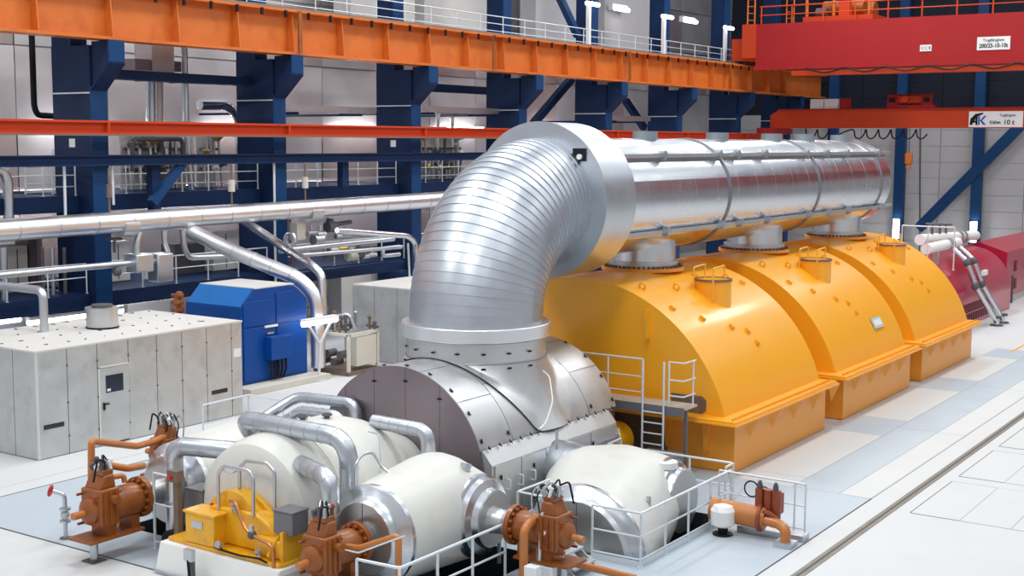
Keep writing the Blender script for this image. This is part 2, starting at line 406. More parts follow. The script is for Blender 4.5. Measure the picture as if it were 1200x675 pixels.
# white cupboards and ducts behind the walkway
for k, (x, w, h, m_) in enumerate(((655, 2.6, 5, 'wall_grey'), (735, 3.0, 3.4, 'wall_grey'), (540, 3.2, 4.2, 'galv_roof'), (450, 2.5, 4, 'galv_roof'))):
    p = PX(x, 60, -42.5)
    one('wall_duct', MB().box(-43.6, -42.5, p.y - w, p.y + w, 13.6, 13.6 + h + 4), m_, f'pale upright duct behind the upper walkway, {ORD[(3,2,1,0)[(0,1,2,3)[k]] if False else [2,3,1,0][k]]} from the left', 'duct', 'ducts behind the upper walkway')
# slanting brace above the walkway
one('roof_brace', MB().bar(PX(655, 0, -38.8) + Vector((0, -3, 3.2)), PX(677, 42, -38.8), .35, .35), 'navy_light', 'bright blue slanting brace above the upper walkway', 'brace')
one('wall_brace', MB().bar(PX(670, 92, -40.2), PX(625, 145, -40.2), .35, .4), 'navy', 'dark blue slanting brace under the orange runway behind the elbow', 'brace')
one('wall_brace', MB().bar(PX(733, 118, -40.2), PX(755, 150, -40.2), .35, .4), 'navy', 'short dark slanting brace between columns above the silver pipe', 'brace')
# ---- lower runway of the small crane
t = thing('small_crane_runway', 'slim red runway beam of the small crane in front of the columns', 'girder', (-37, 20, 8.55))
put('web', MB().box(-37.03, -36.97, 8, 90, 8.6, 8.98), 'crane_red_bright', t)
put('top_flange', MB().box(-37.12, -36.8, 8, 90, 8.95, 9.02), 'crane_red_bright', t)
put('bottom_flange', MB().box(-37.12, -36.8, 8, 90, 8.55, 8.61), 'crane_red_bright', t)
put('conductor_bar', MB().box(-36.80, -36.74, 8, 90, 8.50, 8.56), 'brown_steel', t)
jp = shared(MB().box(-.1, .1, -.04, .04, -.19, .19), 'crane_red_bright')
for k in range(7): inst('joint_plate', jp, t, (-36.9, 29.9 + k*8.88, 8.79))

# ---- galleries on the left wall
def ibeam(name, label, X, y0, y1, z0, z1, m_='navy', w=.3):
    t = thing(name, label, 'beam', (X, y0, z0))
    put('web', MB().box(X - .03, X + .03, y0, y1, z0 + .04, z1 - .04), m_, t)
    put('top_flange', MB().box(X - w/2, X + w/2, y0, y1, z1 - .05, z1), m_, t)
    put('bottom_flange', MB().box(X - w/2, X + w/2, y0, y1, z0, z0 + .05), m_, t)
    return t
ibeam('longitudinal_beam', 'dark blue longitudinal steel beam just below the slim red runway', -37.3, 12, 64, 7.47, 7.84)
BAYS = ['left of the first column', 'in the first bay', 'in the second bay', 'in the third bay', 'in the fourth bay']
for lev, (zt, zb, rh, fr, sp) in enumerate(((6.42, 5.85, 1.15, (1., .62, .28), 1.25), (3.0, 2.45, 1.05, (1., .55), 1.7))):
    ln = ('upper', 'lower')[lev]; xe = (-38.3, -37.85)[lev]
    for k in range(5):                             # one deck between every two columns
        y0, y1 = COLY[k] + .655, COLY[k+1] - .025
        t = thing('gallery_deck', f'{ln} blue steel gallery deck {BAYS[k]}', 'gallery', (xe, y0, zb), 'blue gallery decks')
        put('edge_beam', MB().box(xe - .2, xe, y0, y1, zb, zt), 'navy', t)
        for q in range(2): put('deck_plate', MB().box(-43.6, xe - .2, y0 + q*(y1-y0)/2, y0 + (q+1)*(y1-y0)/2 - .01, zt - .12, zt - .02), 'navy', t)
        railing(f'thin grey railing on the {ln} gallery {BAYS[k]}', [(xe - .05, y0 + .1, zt), (xe - .05, y1 - .1, zt)], h=rh, n_rails=fr, spacing=sp, r=.027, group='gallery railings')
for k, (x, y) in enumerate(((180, 245), (402, 0))):
    p = PX(x, 200, -37.6)
    one('gallery_post', MB().box(-37.75, -37.45, p.y - .2, p.y + .2, 5.5 if k == 0 else 6.4, 7.5), 'navy', ('blue post under the longitudinal beam left of the slanting knee brace', 'slim blue post between gallery and beam above the main pipe')[k], 'post')
one('knee_brace', MB().bar(PX(212, 193, -37.4), PX(178, 238, -37.4), .28, .3), 'navy_light', 'blue slanting knee brace beside the gallery post', 'brace')
one('cross_beam', MB().box(-39.3, -38.7, COLY[1] + .6, COLY[2], 10.55, 10.9), 'navy', 'dark horizontal beam between the first two columns under the runway', 'beam')
one('cross_beam', MB().box(-41, -40.6, PX(500, 108, -40.6).y, PX(575, 108, -40.6).y, 10.85, 11.25), 'navy', 'dark horizontal beam between the third and fourth columns', 'beam')
for k, (x0, x1, y) in enumerate(((333, 440, 126.5), (494, 592, 127.5), (716, 762, 138))):
    p, q = PX(x0, y, -38.8), PX(x1, y, -38.8)
    t = thing('cable_tray', 'silver cable tray on the wall ' + ('between the second and third columns', 'between the third and fourth columns', 'above the crossover pipe')[k], 'cable tray', tuple(p), 'cable trays')
    put('tray_base', MB().box(-39.2, -38.8, p.y, q.y, p.z - .13, p.z - .09), 'alu_dull', t)
    put('side_rail', MB().box(-38.82, -38.78, p.y, q.y, p.z - .15, p.z + .15), 'alu_dull', t)
    put('side_rail', MB().box(-39.22, -39.18, p.y, q.y, p.z - .15, p.z + .15), 'alu_dull', t)
    for f_ in (.15, .85): put('wall_bracket', MB().box(-44.95, -38.85, p.y + (q.y-p.y)*f_ - .05, p.y + (q.y-p.y)*f_ + .05, p.z - .25, p.z - .15), 'navy', t)
for k, (x, y, L) in enumerate(((90, 371, 2.0), (172, 351, 1.6), (445, 317, 1.6), (8, 376, .5))):
    p = PX(x, y, -38.2)
    t = thing('fluorescent_lamp', ('long lit fluorescent tube under the lower gallery above the grey enclosure', 'lit fluorescent tube left of the blue enclosure roof', 'lit fluorescent tube under the gallery beside the elbow pipe', 'lit fluorescent tube at the left picture edge')[k], 'lamp', tuple(p), 'lamps under the lower gallery')
    put('tube', MB().cyl((p.x, p.y - L, p.z), (p.x, p.y + L, p.z), .09, n=10), 'lamp', t)
    put('housing', MB().box(p.x - .12, p.x + .12, p.y - L, p.y + L, p.z + .08, p.z + .2), 'paper', t)
    put('hanger', MB().cyl((p.x, p.y, p.z + .2), (p.x, p.y, 2.5), .02, n=6), 'steel', t)

for k in range(6):                                 # strip lamps on the wall behind the small runway
    y0 = COLY[k] + 3.2; p = PX(PXX(-44.3, y0), 150, -44.3)
    t = thing('wall_lamp', f'strip lamp on the wall behind the slim red runway, {ORD[k]} from the left', 'lamp', (-44.6, y0, p.z), 'strip lamps behind the small runway')
    put('housing', MB().box(-44.86, -44.55, y0, y0 + 3.4, p.z - .08, p.z + .08), 'paper', t)
    put('tube', MB().cyl((-44.45, y0 + .05, p.z), (-44.45, y0 + 3.35, p.z), .1, n=10), 'lamp_strong', t)
for k in range(1, 5):                              # added strip lamps, hidden from view, to brighten the lower gallery
    y0 = COLY[k] + 2.6
    t = thing('gallery_fill_lamp', f'added hidden strip lamp under the upper gallery {BAYS[k]}', 'lamp', (-41, y0, 6.1), 'added fill lamps under the upper gallery')
    put('housing', MB().box(-41.15, -40.85, y0, y0 + 4.0, 6.18, 6.3), 'paper', t)
    put('tube', MB().cyl((-41, y0 + .05, 6.1), (-41, y0 + 3.95, 6.1), .09, n=10), 'lamp_strong', t)
# ---- end wall columns with braces
for k, (x, lab) in enumerate(((1055.5, 'blue column on the end wall beside the orange pendant control'), (1146.5, 'blue column on the end wall under the slanting brace'), (976, 'dark column on the end wall behind the small crane hoist'))):
    p = PY(x, 170, 97.3)
    t = thing('end_wall_column', lab, 'column', (p.x, 97.3, 0))
    put('shaft', MB().box(p.x - .36, p.x + .36, 97.1, 97.6, 0, 25), 'wall_blue', t)
    if k < 2:
        l = thing('column_lamp', 'white glowing upright lamp at the foot of ' + ('the left end wall column', 'the right end wall column')[k], 'lamp', (p.x, 96.9, 1.3), 'upright lamps on the end wall columns')
        put('tube', MB().cyl((p.x, 96.9, 1.4), (p.x, 96.9, 2.75), .2, n=10), 'lamp_strong', l)
        put('bracket', MB().box(p.x - .25, p.x + .25, 96.95, 97.1, 1.3, 2.8), 'paper', l)
one('end_wall_brace', MB().bar(PY(1076, 268, 97.1), PY(1200, 143, 97.1), .3, .75), 'wall_blue', 'long blue slanting brace across the pale end wall', 'brace')
one('conduit', MB().cyl(PY(1078.5, 150, 97.8), PY(1077.5, 300, 97.8), .05, n=6), 'dark_grey', 'thin dark conduit running down the end wall', 'conduit')
# ================================================================== overhead cranes
t = thing('bridge_crane', 'large red overhead bridge crane with walkway railing and trolley', 'crane', (-37, 81.5, 13.35))
XE = 14.5
put('girder', MB().box(-35.6, XE, 81.5, 82.9, 13.35, 16.08), 'crane_red', t)
put('girder', MB().box(-35.6, XE, 86.2, 87.4, 13.35, 15.6), 'crane_red', t)
put('girder_lip', MB().box(-35.6, XE, 81.25, 81.5, 13.1, 13.38), 'crane_red', t)
put('cable_channel', MB().box(-33, XE, 81.3, 82.2, 12.7, 13.0), 'crane_red_bright', t)
put('end_carriage', MB().box(-37.4, -35.6, 81.7, 88.4, 13.75, 15.2), 'crane_red_bright', t)
put('girder_end', MB().box(-36.55, -35.6, 81.4, 83.0, 13.9, 16.1), 'crane_red_bright', t)
for y in (82.4, 87.6): put('wheel', MB().cyl((-37.15, y, 13.98), (-36.85, y, 13.98), .34, n=20), 'dark_grey', t)
fe = MB(); zz = []
for k in range(11):
    x = -32 + k*2.6; zz += [(x, 81.2, 13.15), (x + .65, 81.2, 12.93), (x + 1.3, 81.2, 12.8), (x + 1.95, 81.2, 12.93)]
put('festoon_cable', fe.tube(zz, .05, bend=.5, n=6), 'black', t)
put('top_rail', MB().tube([(-35.4, 81.6, 17.2), (XE, 81.6, 17.2)], .05, n=6), 'crane_red_bright', t)
put('mid_rail', MB().tube([(-35.4, 81.6, 16.65), (XE, 81.6, 16.65)], .04, n=6), 'crane_red_bright', t)
pm_ = shared(MB().cyl((0, 0, 0), (0, 0, 1.15), .05, n=6), 'crane_red_bright')
for k in range(16): inst('railing_post', pm_, t, (-35.3 + k*2.1, 81.6, 16.08))
s_ = put('capacity_sign', MB().box(-21.4, -19.5, 81.46, 81.5, 13.93, 14.7), 'paper', t, label='white capacity sign lettered 200/25-10-10t')
text('Tragfähigkeit', .24, (-20.45, 81.45, 14.5), (PI/2, 0, 0), 'black', s_)
text('200/25-10-10t', .34, (-20.45, 81.45, 14.17), (PI/2, 0, 0), 'black', s_, bold=True, sx=.85)
s_ = put('small_plate', MB().box(-24.8, -24.1, 81.46, 81.5, 13.98, 14.36), 'paper', t)
text('12 C €', .26, (-24.45, 81.45, 14.16), (PI/2, 0, 0), 'black', s_, sx=.85)
# trolley
t = thing('crane_trolley', 'orange red crane trolley with drums and ladders on the bridge crane', 'crane trolley', (-30, 84, 16.1))
put('frame', MB().box(-32.6, -28.0, 82.0, 87.0, 16.1, 16.45), 'crane_red_bright', t)
put('drum', MB().cyl((-31.6, 83.2, 17.0), (-28.9, 83.2, 17.0), .5, n=20), 'orange', t)
put('drum', MB().cyl((-31.2, 85.2, 17.0), (-28.9, 85.2, 17.0), .55, n=20), 'orange', t)
put('gearbox', MB().box(-30.3, -29.6, 82.2, 83.0, 16.4, 17.4), 'crane_red_bright', t)
for x in (-32.4, -30.6, -28.3):
    put('upright', MB().box(x - .07, x + .07, 82.1, 82.25, 16.1, 19), 'crane_orange', t)
put('cross_bar', MB().box(-32.4, -28.3, 82.1, 82.2, 17.6, 17.7), 'crane_orange', t)
put('motor', MB().cyl((-31.9, 82.6, 16.75), (-31.2, 82.6, 16.75), .28, n=14), 'dark_grey', t)
for x in (-33.6, -33.1): put('ladder_rail', MB().cyl((x, 81.7, 16.1), (x, 81.7, 18.6), .04, n=6), 'crane_orange', t)
for k in range(5): put('rung', MB().cyl((-33.6, 81.7, 16.4 + k*.4), (-33.1, 81.7, 16.4 + k*.4), .03, n=6), 'crane_orange', t)
t = thing('crane_ladder', 'small orange ladder cage at the left end of the bridge crane', 'ladder', (-36.2, 81.9, 16.1))
for x in (-36.4, -35.9): put('ladder_rail', MB().cyl((x, 81.9, 16.1), (x, 81.9, 19), .05, n=6), 'crane_orange', t)
for k in range(6): put('rung', MB().cyl((-36.4, 81.9, 16.4 + k*.45), (-35.9, 81.9, 16.4 + k*.45), .03, n=6), 'crane_orange', t)
# small crane
t = thing('small_bridge_crane', 'orange single girder crane with a white lettered sign', 'crane', (-37, 88, 9.4))
put('girder', MB().prism([(-37.2, 9.4), (XE, 9.4), (XE, 10.65), (-36.6, 10.65), (-37.2, 10.3)], 'Y', 88, 88.9), 'crane_red_bright', t)
put('top_plate', MB().box(-36.6, XE, 87.9, 89.0, 10.65, 10.72), 'crane_red', t)
put('end_carriage', MB().box(-37.25, -36.7, 85.8, 91, 9.02, 9.4), 'crane_red', t)
s_ = put('sign', MB().box(-23.42, -20.05, 87.96, 88, 9.45, 10.46), 'paper', t, label='white sign with a black and blue emblem and the lettering 10 t')
text('Tragfähigkeit', .24, (-21.0, 87.95, 10.2), (PI/2, 0, 0), 'black', s_, sx=.8)
text('10 t', .42, (-20.9, 87.95, 9.75), (PI/2, 0, 0), 'black', s_, bold=True)
text('Köthen', .30, (-21.75, 87.95, 9.75), (PI/2, 0, 0), 'black', s_, sx=.75, bold=True)
lg = MB()
def flat(b, pts): return b.prism(pts, 'Y', 87.935, 87.96)
flat(lg, [(-23.36, 9.6), (-23.2, 9.6), (-22.92, 10.12), (-22.55, 10.28), (-22.5, 10.38), (-23.0, 10.3), (-23.3, 10.0)])
flat(lg, [(-22.98, 9.6), (-22.86, 9.6), (-22.86, 10.15), (-22.98, 10.1)]); flat(lg, [(-23.2, 9.75), (-22.9, 9.75), (-22.9, 9.85), (-23.15, 9.85)])
put('emblem', lg, 'black', s_)
lg = MB(); flat(lg, [(-22.82, 9.6), (-22.72, 9.6), (-22.72, 10.15), (-22.82, 10.15)]); flat(lg, [(-22.72, 9.85), (-22.45, 10.18), (-22.3, 10.18), (-22.6, 9.85)]); flat(lg, [(-22.72, 9.9), (-22.6, 9.9), (-22.32, 9.6), (-22.5, 9.6)])
put('emblem', lg, 'text_blue', s_)
for k in range(2): put('control_cabinet', MB().box(-34.3 + k*1.02, -33.35 + k*1.02, 88.1, 88.7, 10.72, 11.4), 'paper', t)
put('cabinet_frame', MB().box(-32.2, -31.4, 88.1, 88.15, 10.72, 11.42).box(-32.05, -31.55, 88.05, 88.1, 10.8, 11.3), 'crane_red', t)
fz = MB(); zz = []
for k in range(9):
    x = -34.5 + k*.85 + (.9 if k > 2 else 0); zz += [(x, 87.9, 9.38), (x + .1, 87.9, 8.75), (x + .45, 87.9, 8.65), (x + .75, 87.9, 9.0)]
put('festoon_cable', fz.tube(zz, .05, bend=.3, n=6), 'black', t)
t = thing('hoist', 'red hoist unit with motor on the small crane girder', 'hoist', (-27.3, 88.3, 10.72))
put('base_frame', MB().box(-28.9, -25.7, 88, 89, 10.72, 10.92), 'crane_red', t)
put('drum', MB().cyl((-28.2, 88.4, 11.25), (-26.4, 88.4, 11.25), .3, n=16), 'crane_red_bright', t)
for x in (-28.5, -26.2): put('side_frame', MB().box(x - .35, x + .35, 88.0, 88.1, 10.9, 11.6).box(x - .3, x + .3, 87.95, 88.0, 11.05, 11.45), 'crane_red', t)
put('top_bar', MB().box(-28.8, -25.8, 88.3, 88.4, 11.55, 11.65), 'crane_red', t)
for x in (-28.5, -26.2): put('grille', MB().box(x - .22, x + .22, 87.93, 87.96, 11.1, 11.4), 'black', t)
put('motor', MB().cyl((-27.6, 88.0, 11.3), (-27.6, 87.7, 11.3), .22, n=16), 'crane_red_bright', t)
t = thing('pendant_control', 'small orange hook block hanging before the end wall column', 'hook block', tuple(PY(1065, 193, 88.3)))
p = PY(1065, 185, 88.3)
put('block', MB().box(p.x - .25, p.x + .25, 88.15, 88.45, p.z - .45, p.z + .35), 'crane_orange', t, bevel=.1)
put('hook', MB().torus((p.x, 88.3, p.z - .6), (0, 1, 0), .15, .05), 'crane_orange', t)
put('wire', MB().cyl((p.x, 88.3, p.z + .3), (p.x, 88.3, 10.7), .02, n=6), 'black', t)

# ================================================================== low-pressure casings
RL, ZL = 4.56, .2
def arc(R, zc, zmin, n=40, xc=A):
    a0 = math.asin((zmin - zc)/R); return [(xc + R*math.cos(a0 + (PI - 2*a0)*i/n), zc + R*math.sin(a0 + (PI - 2*a0)*i/n)) for i in range(n+1)]
LPY = [(30.2, 36.75), (38.1, 44.85), (46.05, 52.75)]
gus = shared(MB().prism([(0, 0), (0, -.42), (.28, 0)], 'Y', -.03, .03).prism([(-.0, -.42), (.0, -.42), (.05, 0), (0, 0)], 'Y', -.2, .2), 'yellow_base', smooth=False)
gp = MB(); gp.add([(0, -.30, 0), (0, .30, 0), (.26, 0, 0), (.0, 0, -.58)], [(0, 2, 3), (2, 1, 3), (0, 1, 2), (1, 0, 3)]); gus = shared(gp, 'yellow_base', smooth=False)
lugm = shared(MB().cyl((0, 0, 0), (0, 0, .09), .10, n=12).cyl((0, 0, .09), (0, 0, .11), .075, n=12), 'yellow')
for i, (y0, y1) in enumerate(LPY):
    t = thing('turbine_casing', ('front yellow low pressure turbine casing nearest the silver elbow', 'middle yellow low pressure turbine casing with a grey name plate', 'rear yellow low pressure turbine casing next to the red generator')[i], 'turbine', (A, (y0+y1)/2, 0), 'yellow low pressure casings')
    b0, b1 = y0 + .12, y1 - .05
    put('hood', MB().prism(arc(RL, ZL, 1.42), 'Y', y0, y1), 'yellow', t, angle=30)
    put('lower_casing', MB().prism([(RX(-13.55), 0.02), (-13.55, 0.02), (-13.55, 1.36), (RX(-13.55), 1.36)], 'Y', b0, b1), 'yellow_base', t)
    fl = put('joint_flange', MB().box(RX(-13.28), -13.28, y0 - .45, y1 + .12, 1.32, 1.46), 'yellow', t, bevel=.015)
    put('flange_rim', MB().box(RX(-13.22), -13.28 + .06, y0 - .51, y1 + .18, 1.34, 1.38), 'yellow', fl)
    bolts = MB()
    for k in range(40):
        yy = y0 - .3 + (y1 - y0 + .25)*k/39
        bolts.cyl((-13.42, yy, 1.46), (-13.42, yy, 1.51), .035, n=6)
    tag(put('flange_bolts', bolts, 'yellow_base', fl), kind='stuff')
    for k in range(5 if i == 0 else 4):
        yy = (b0 + .95 + 1.48*k)
        inst('gusset', gus, t, (-13.55, yy, 1.32))
    # man-hole neck on the shoulder with hand rails
    yc = (y0+y1)/2 + (.1 if i else .25); xm = -15.85; zs = ZL + math.sqrt(RL**2 - (xm - A)**2)
    mh = put('manhole_neck', MB().cyl((xm, yc, zs - .75), (xm, yc, zs + .40), .52, n=24), 'yellow', t)
    put('manhole_rim', MB().ring((xm, yc, zs + .38), (xm, yc, zs + .44), .55, .47, n=24), 'brown_steel', mh)
    put('manhole_cover', MB().cyl((xm, yc, zs + .37), (xm, yc, zs + .42), .46, n=24), 'yellow', mh)
    for s in (-1, 1):
        put('hand_rail', MB().tube([(xm - .3*s, yc - .62, zs - .1 + .1*s), (xm - .3*s, yc - .62, zs + .78), (xm - .3*s, yc + .1, zs + .82), (xm - .3*s, yc + .1, zs + .40)], .025, bend=.07, n=6), 'yellow', t)
    # lifting lugs and small bosses
    for th, yy in ((72, .9), (50, -1.7), (44, -.6), (41, .1), (36, .2), (62, 2.6), (57, -2.6)):
        a = math.radians(th); n = Vector((math.cos(a), 0, math.sin(a)))
        o = inst('lifting_boss', lugm, t, Vector((A, (y0+y1)/2 + yy, ZL)) + n*(RL - .02)); o.rotation_euler = (0, PI/2 - a, 0)
    for th, yy in ((66, -1.2), (66, 2.0), (70, -2.6)):
        a = math.radians(th); c = Vector((A, (y0+y1)/2 + yy, ZL)) + Vector((math.cos(a), 0, math.sin(a)))*(RL + .08)
        put('lifting_eye', MB().torus(c, (0, 1, .2), .085, .03, n=14, k=6), 'yellow', t)
    # bolted ring under the crossover branch
    if i == 0:
        put('front_bracket', MB().box(-16.0 - .06, -16.0 + .06, y0 - .12, y0, 3.28, 4.05), 'yellow', t)
        for z in (1.46,):
            put('front_recess', MB().prism([(-15.3, 1.47), (-14.42, 1.47), (-14.3, 1.55), (-14.3, 1.82), (-14.42, 1.92), (-15.3, 1.92)], 'Y', y0 - .015, y0 + .02), 'brown_steel', t)
        put('front_dark_plate', MB().box(-17.9, -15.45, b0 - .03, b0 + .01, .25, 1.25), 'brown_steel', t)  # flat dark brown plate for the dark area below the platform
        for x in (-14.3, -15.4, -18.0): put('front_gusset', MB().prism([(x - .12, 1.32), (x + .12, 1.32), (x + .03, .5), (x - .03, .5)], 'Y', b0 - .15, b0), 'yellow_base', t)
    if i == 1:
        a = math.radians(33); n = Vector((math.cos(a), 0, math.sin(a))); c = PX(1020, 381.5, A + (RL + .02)*math.cos(math.radians(34)))
        a = math.atan2(c.z - ZL, c.x - A); n = Vector((math.cos(a), 0, math.sin(a))); tt = Vector((-math.sin(a), 0, math.cos(a))); c = Vector((A, c.y, ZL)) + n*(RL + .02); yv = Vector((0, 1, 0))
        b = MB(); b.add([c + n*d + yv*u + tt*w for d in (0, .04) for u in (-.42, .42) for w in (-.19, .19)], [(0, 1, 3, 2), (4, 6, 7, 5), (0, 4, 5, 1), (2, 3, 7, 6), (0, 2, 6, 4), (1, 5, 7, 3)])
        pl_ = put('name_plate', b, 'sign_green', t)
        b = MB(); b.add([c + n*d + yv*u + tt*w for d in (.04, .05) for u in (-.33, .33) for w in (-.1, .1)], [(0, 1, 3, 2), (4, 6, 7, 5), (0, 4, 5, 1), (2, 3, 7, 6), (0, 2, 6, 4), (1, 5, 7, 3)])
        put('plate_face', b, 'paper', pl_)

# ================================================================== crossover pipe with its elbow
CZ, CR = 6.88, 1.6
YV, YE = 25.45, 28.15; BR = YE - YV
t = thing('crossover_pipe', 'huge silver crossover pipe bending over the yellow casings with riveted bands', 'pipe', (A, YV, 3.3))
NG = 27; NA = 56
for k in range(NG):                                # lobster-back gores, each lapping over the next
    rows = []
    for j in range(3):
        f_ = (k + j/2)/NG; a = f_*PI/2; R_ = CR + (.016 if j == 0 else .006 if j == 1 else -.004)
        c = Vector((A, YE - BR*math.cos(a), CZ - BR + BR*math.sin(a)))
        e1 = Vector((1, 0, 0)); e2 = Vector((0, math.cos(a), -math.sin(a)))
        rows.append([c + e1*(R_*math.cos(2*PI*i/NA)) + e2*(R_*math.sin(2*PI*i/NA)) for i in range(NA+1)])
    a = k/NG*PI/2; c = Vector((A, YE - BR*math.cos(a), CZ - BR + BR*math.sin(a))); e2 = Vector((0, math.cos(a), -math.sin(a)))
    rows.insert(0, [c + Vector((1, 0, 0))*((CR - .004)*math.cos(2*PI*i/NA)) + e2*((CR - .004)*math.sin(2*PI*i/NA)) for i in range(NA+1)])
    put('elbow_gore', MB().grid(rows), 'alu', t, angle=25)
put('elbow_foot', MB().cyl((A, YV, 3.95), (A, YV, CZ - BR), CR, n=NA, caps=False), 'alu', t)
put('collar_ring', MB().ring((A, YV, 3.80), (A, YV, 4.12), 1.79, 1.55, n=64), 'alu_pipe', t, bevel=.02)
for z_ in (3.32, 3.79): put('collar_seam', MB().torus((A, YV, z_), (0, 0, 1), 1.69, .018, n=64, k=6), 'band_dark', t)
put('collar_band', MB().cyl((A, YV, 3.3), (A, YV, 3.79), 1.68, n=64), 'alu_dull', t)
cp = put('end_plate', MB().ring((A, YE, CZ), (A, YE + .05, CZ), 2.02, CR - .05, n=64), 'alu', t)
put('bellows_drum', MB().cyl((A, YE + .04, CZ), (A, 29.7, CZ), 2.0, n=64), 'alu', t)
p = PY(679.5, 181.5, YE - .03)
put('inspection_slot', MB().box(p.x - .2, p.x + .16, YE - .05, YE - .01, p.z - .16, p.z + .16), 'black', cp)
put('slot_nozzle', MB().cyl((p.x + .02, YE - .05, p.z - .05), (p.x + .02, YE - .12, p.z - .05), .07, n=8), 'paper', cp)
YP = [29.7] + [29.7 + 1.44*k for k in range(1, 16)]
for k, (a, b) in enumerate(zip(YP, YP[1:])):       # jacket sections between straps, in four sheets round
    for q in range(6):
        rows = []
        for yy, dr in ((a, -.002), (a + .004, .004), (b - .004, .001), (b, -.002)):
            rows.append([Vector((A + (CR + dr + .004*(q % 2))*math.cos(2*PI*(q + i/8)/6 + .3), yy, CZ + (CR + dr + .004*(q % 2))*math.sin(2*PI*(q + i/8)/6 + .3))) for i in range(9)])
        put('jacket_sheet', MB().grid(rows), 'alu_smooth', t, angle=25)
put('pipe_core', MB().cyl((A, 29.5, CZ), (A, 51.25, CZ), CR - .006, n=64), 'alu_dull', t)
put('end_cap', MB().lathe((A, 51.2, CZ), (0, 1, 0), [(0, CR), (.25, CR*.97), (.4, CR*.8), (.45, .3)], n=48), 'alu_smooth', t)
for y in (30.1, 36.25, 43.6, 50.15): put('strap', MB().ring((A, y, CZ), (A, y + .1, CZ), CR + .045, CR - .02, n=64), 'band_dark', t)
for th in (42, -34):
    a = math.radians(th); X_, Z_ = A + (CR + .10)*math.cos(a), CZ + (CR + .10)*math.sin(a)
    g = put('edge_rail', MB().box(X_ - .06, X_ + .06, 29.72, 51.9, Z_ - .055, Z_ + .055), 'alu_dull', t)
    put('edge_skirt', MB().bar((A + (CR + .03)*math.cos(a), 29.72, CZ + (CR + .03)*math.sin(a) - .06), (A + (CR + .03)*math.cos(a), 51.5, CZ + (CR + .03)*math.sin(a) - .06), .12, .10), 'band_dark', g)
    for y in (32.4, 36.0, 37.3, 39.4, 43.0, 44.9, 46.9, 50.4):
        put('rail_clamp', MB().box(X_ - .02, X_ + .16, y - .07, y + .07, Z_ - .12, Z_ + .14).box(X_ - .1, X_ + .12, y - .2, y + .2, Z_ - .03, Z_ + .075), 'steel', g)
for y in (33.85, 38.7, 43.1, 46.1, 49.8):
    put('vent_box', MB().cyl((A, y, CZ + CR - .08), (A, y, CZ + CR + .22), .36, n=16), 'vent_grey', t)
for i, (y0, y1) in enumerate(LPY):                 # branches down into the casings
    yc = (y0+y1)/2 + .35
    bn = put('branch_pipe', MB().cyl((A, yc, 4.6), (A, yc, 5.75), .95, n=48), 'alu_smooth', t)
    put('branch_flange', MB().cyl((A, yc, 4.70), (A, yc, 4.80), 1.2, n=48), 'yellow_base', bn)
    put('branch_collar', MB().cyl((A, yc, 4.80), (A, yc, 4.98), 1.03, n=48), 'alu_dull', bn)
    b = MB()
    for k in range(48):
        th = 2*PI*k/48; b.cyl((A + 1.11*math.cos(th), yc + 1.11*math.sin(th), 4.80), (A + 1.11*math.cos(th), yc + 1.11*math.sin(th), 4.86), .04, n=6)
    tag(put('branch_bolts', b, 'dark_grey', bn), kind='stuff')

# ================================================================== intermediate-pressure turbine
t = thing('turbine_casing', 'silver sheet clad intermediate pressure turbine under the elbow', 'turbine', (A, 25.45, 0))
RI = 2.33; Y0, Y1 = 22.5, 28.4; ZF = 1.78
put('core', MB().prism(arc(RI - .06, SH, ZF - .1, 40), 'Y', Y0 + .04, Y1 - .04), 'band_dark', t)
a0 = math.asin((ZF - SH)/RI)
for ya, yb, nseg in ((Y0, 23.75, 5), (23.77, 25.4, 4), (25.42, 27.1, 4), (27.12, Y1, 5)):
    for k in range(nseg):
        t0 = a0 + (PI - 2*a0)*k/nseg + .004; t1 = a0 + (PI - 2*a0)*(k+1)/nseg - .004
        rows = [[Vector((A + r_*math.cos(t0 + (t1-t0)*i/8), yy, SH + r_*math.sin(t0 + (t1-t0)*i/8))) for i in range(9)] for yy, r_ in ((ya, RI - .05), (ya, RI), (yb, RI), (yb, RI - .05))]
        put('cladding_sheet', MB().grid(rows), 'alu_dull', t, angle=30)
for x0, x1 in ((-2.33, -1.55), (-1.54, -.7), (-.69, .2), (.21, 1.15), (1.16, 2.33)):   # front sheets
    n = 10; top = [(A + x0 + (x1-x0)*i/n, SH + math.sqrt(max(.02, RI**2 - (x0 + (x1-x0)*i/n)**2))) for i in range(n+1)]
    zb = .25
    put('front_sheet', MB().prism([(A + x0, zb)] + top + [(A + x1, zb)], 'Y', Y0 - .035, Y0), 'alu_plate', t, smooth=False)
oc = [(A - 2.28, ZF), (A - 2.52, 1.5), (A - 2.52, 0.02), (A + 2.52, 0.02), (A + 2.52, 1.5), (A + 2.28, ZF)]
put('lower_casing', MB().prism(oc, 'Y', Y0 + .01, 27.9), 'alu_dull', t, smooth=False)
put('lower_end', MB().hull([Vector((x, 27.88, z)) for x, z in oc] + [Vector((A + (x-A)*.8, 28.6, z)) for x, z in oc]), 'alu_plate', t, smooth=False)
for ya, yb in ((22.6, 23.6), (23.63, 24.6), (24.63, 25.6), (25.63, 26.6), (26.63, 27.85)):
    put('side_sheet', MB().box(A + 2.52, A + 2.55, ya, yb, .06, 1.47), 'alu_dull', t)
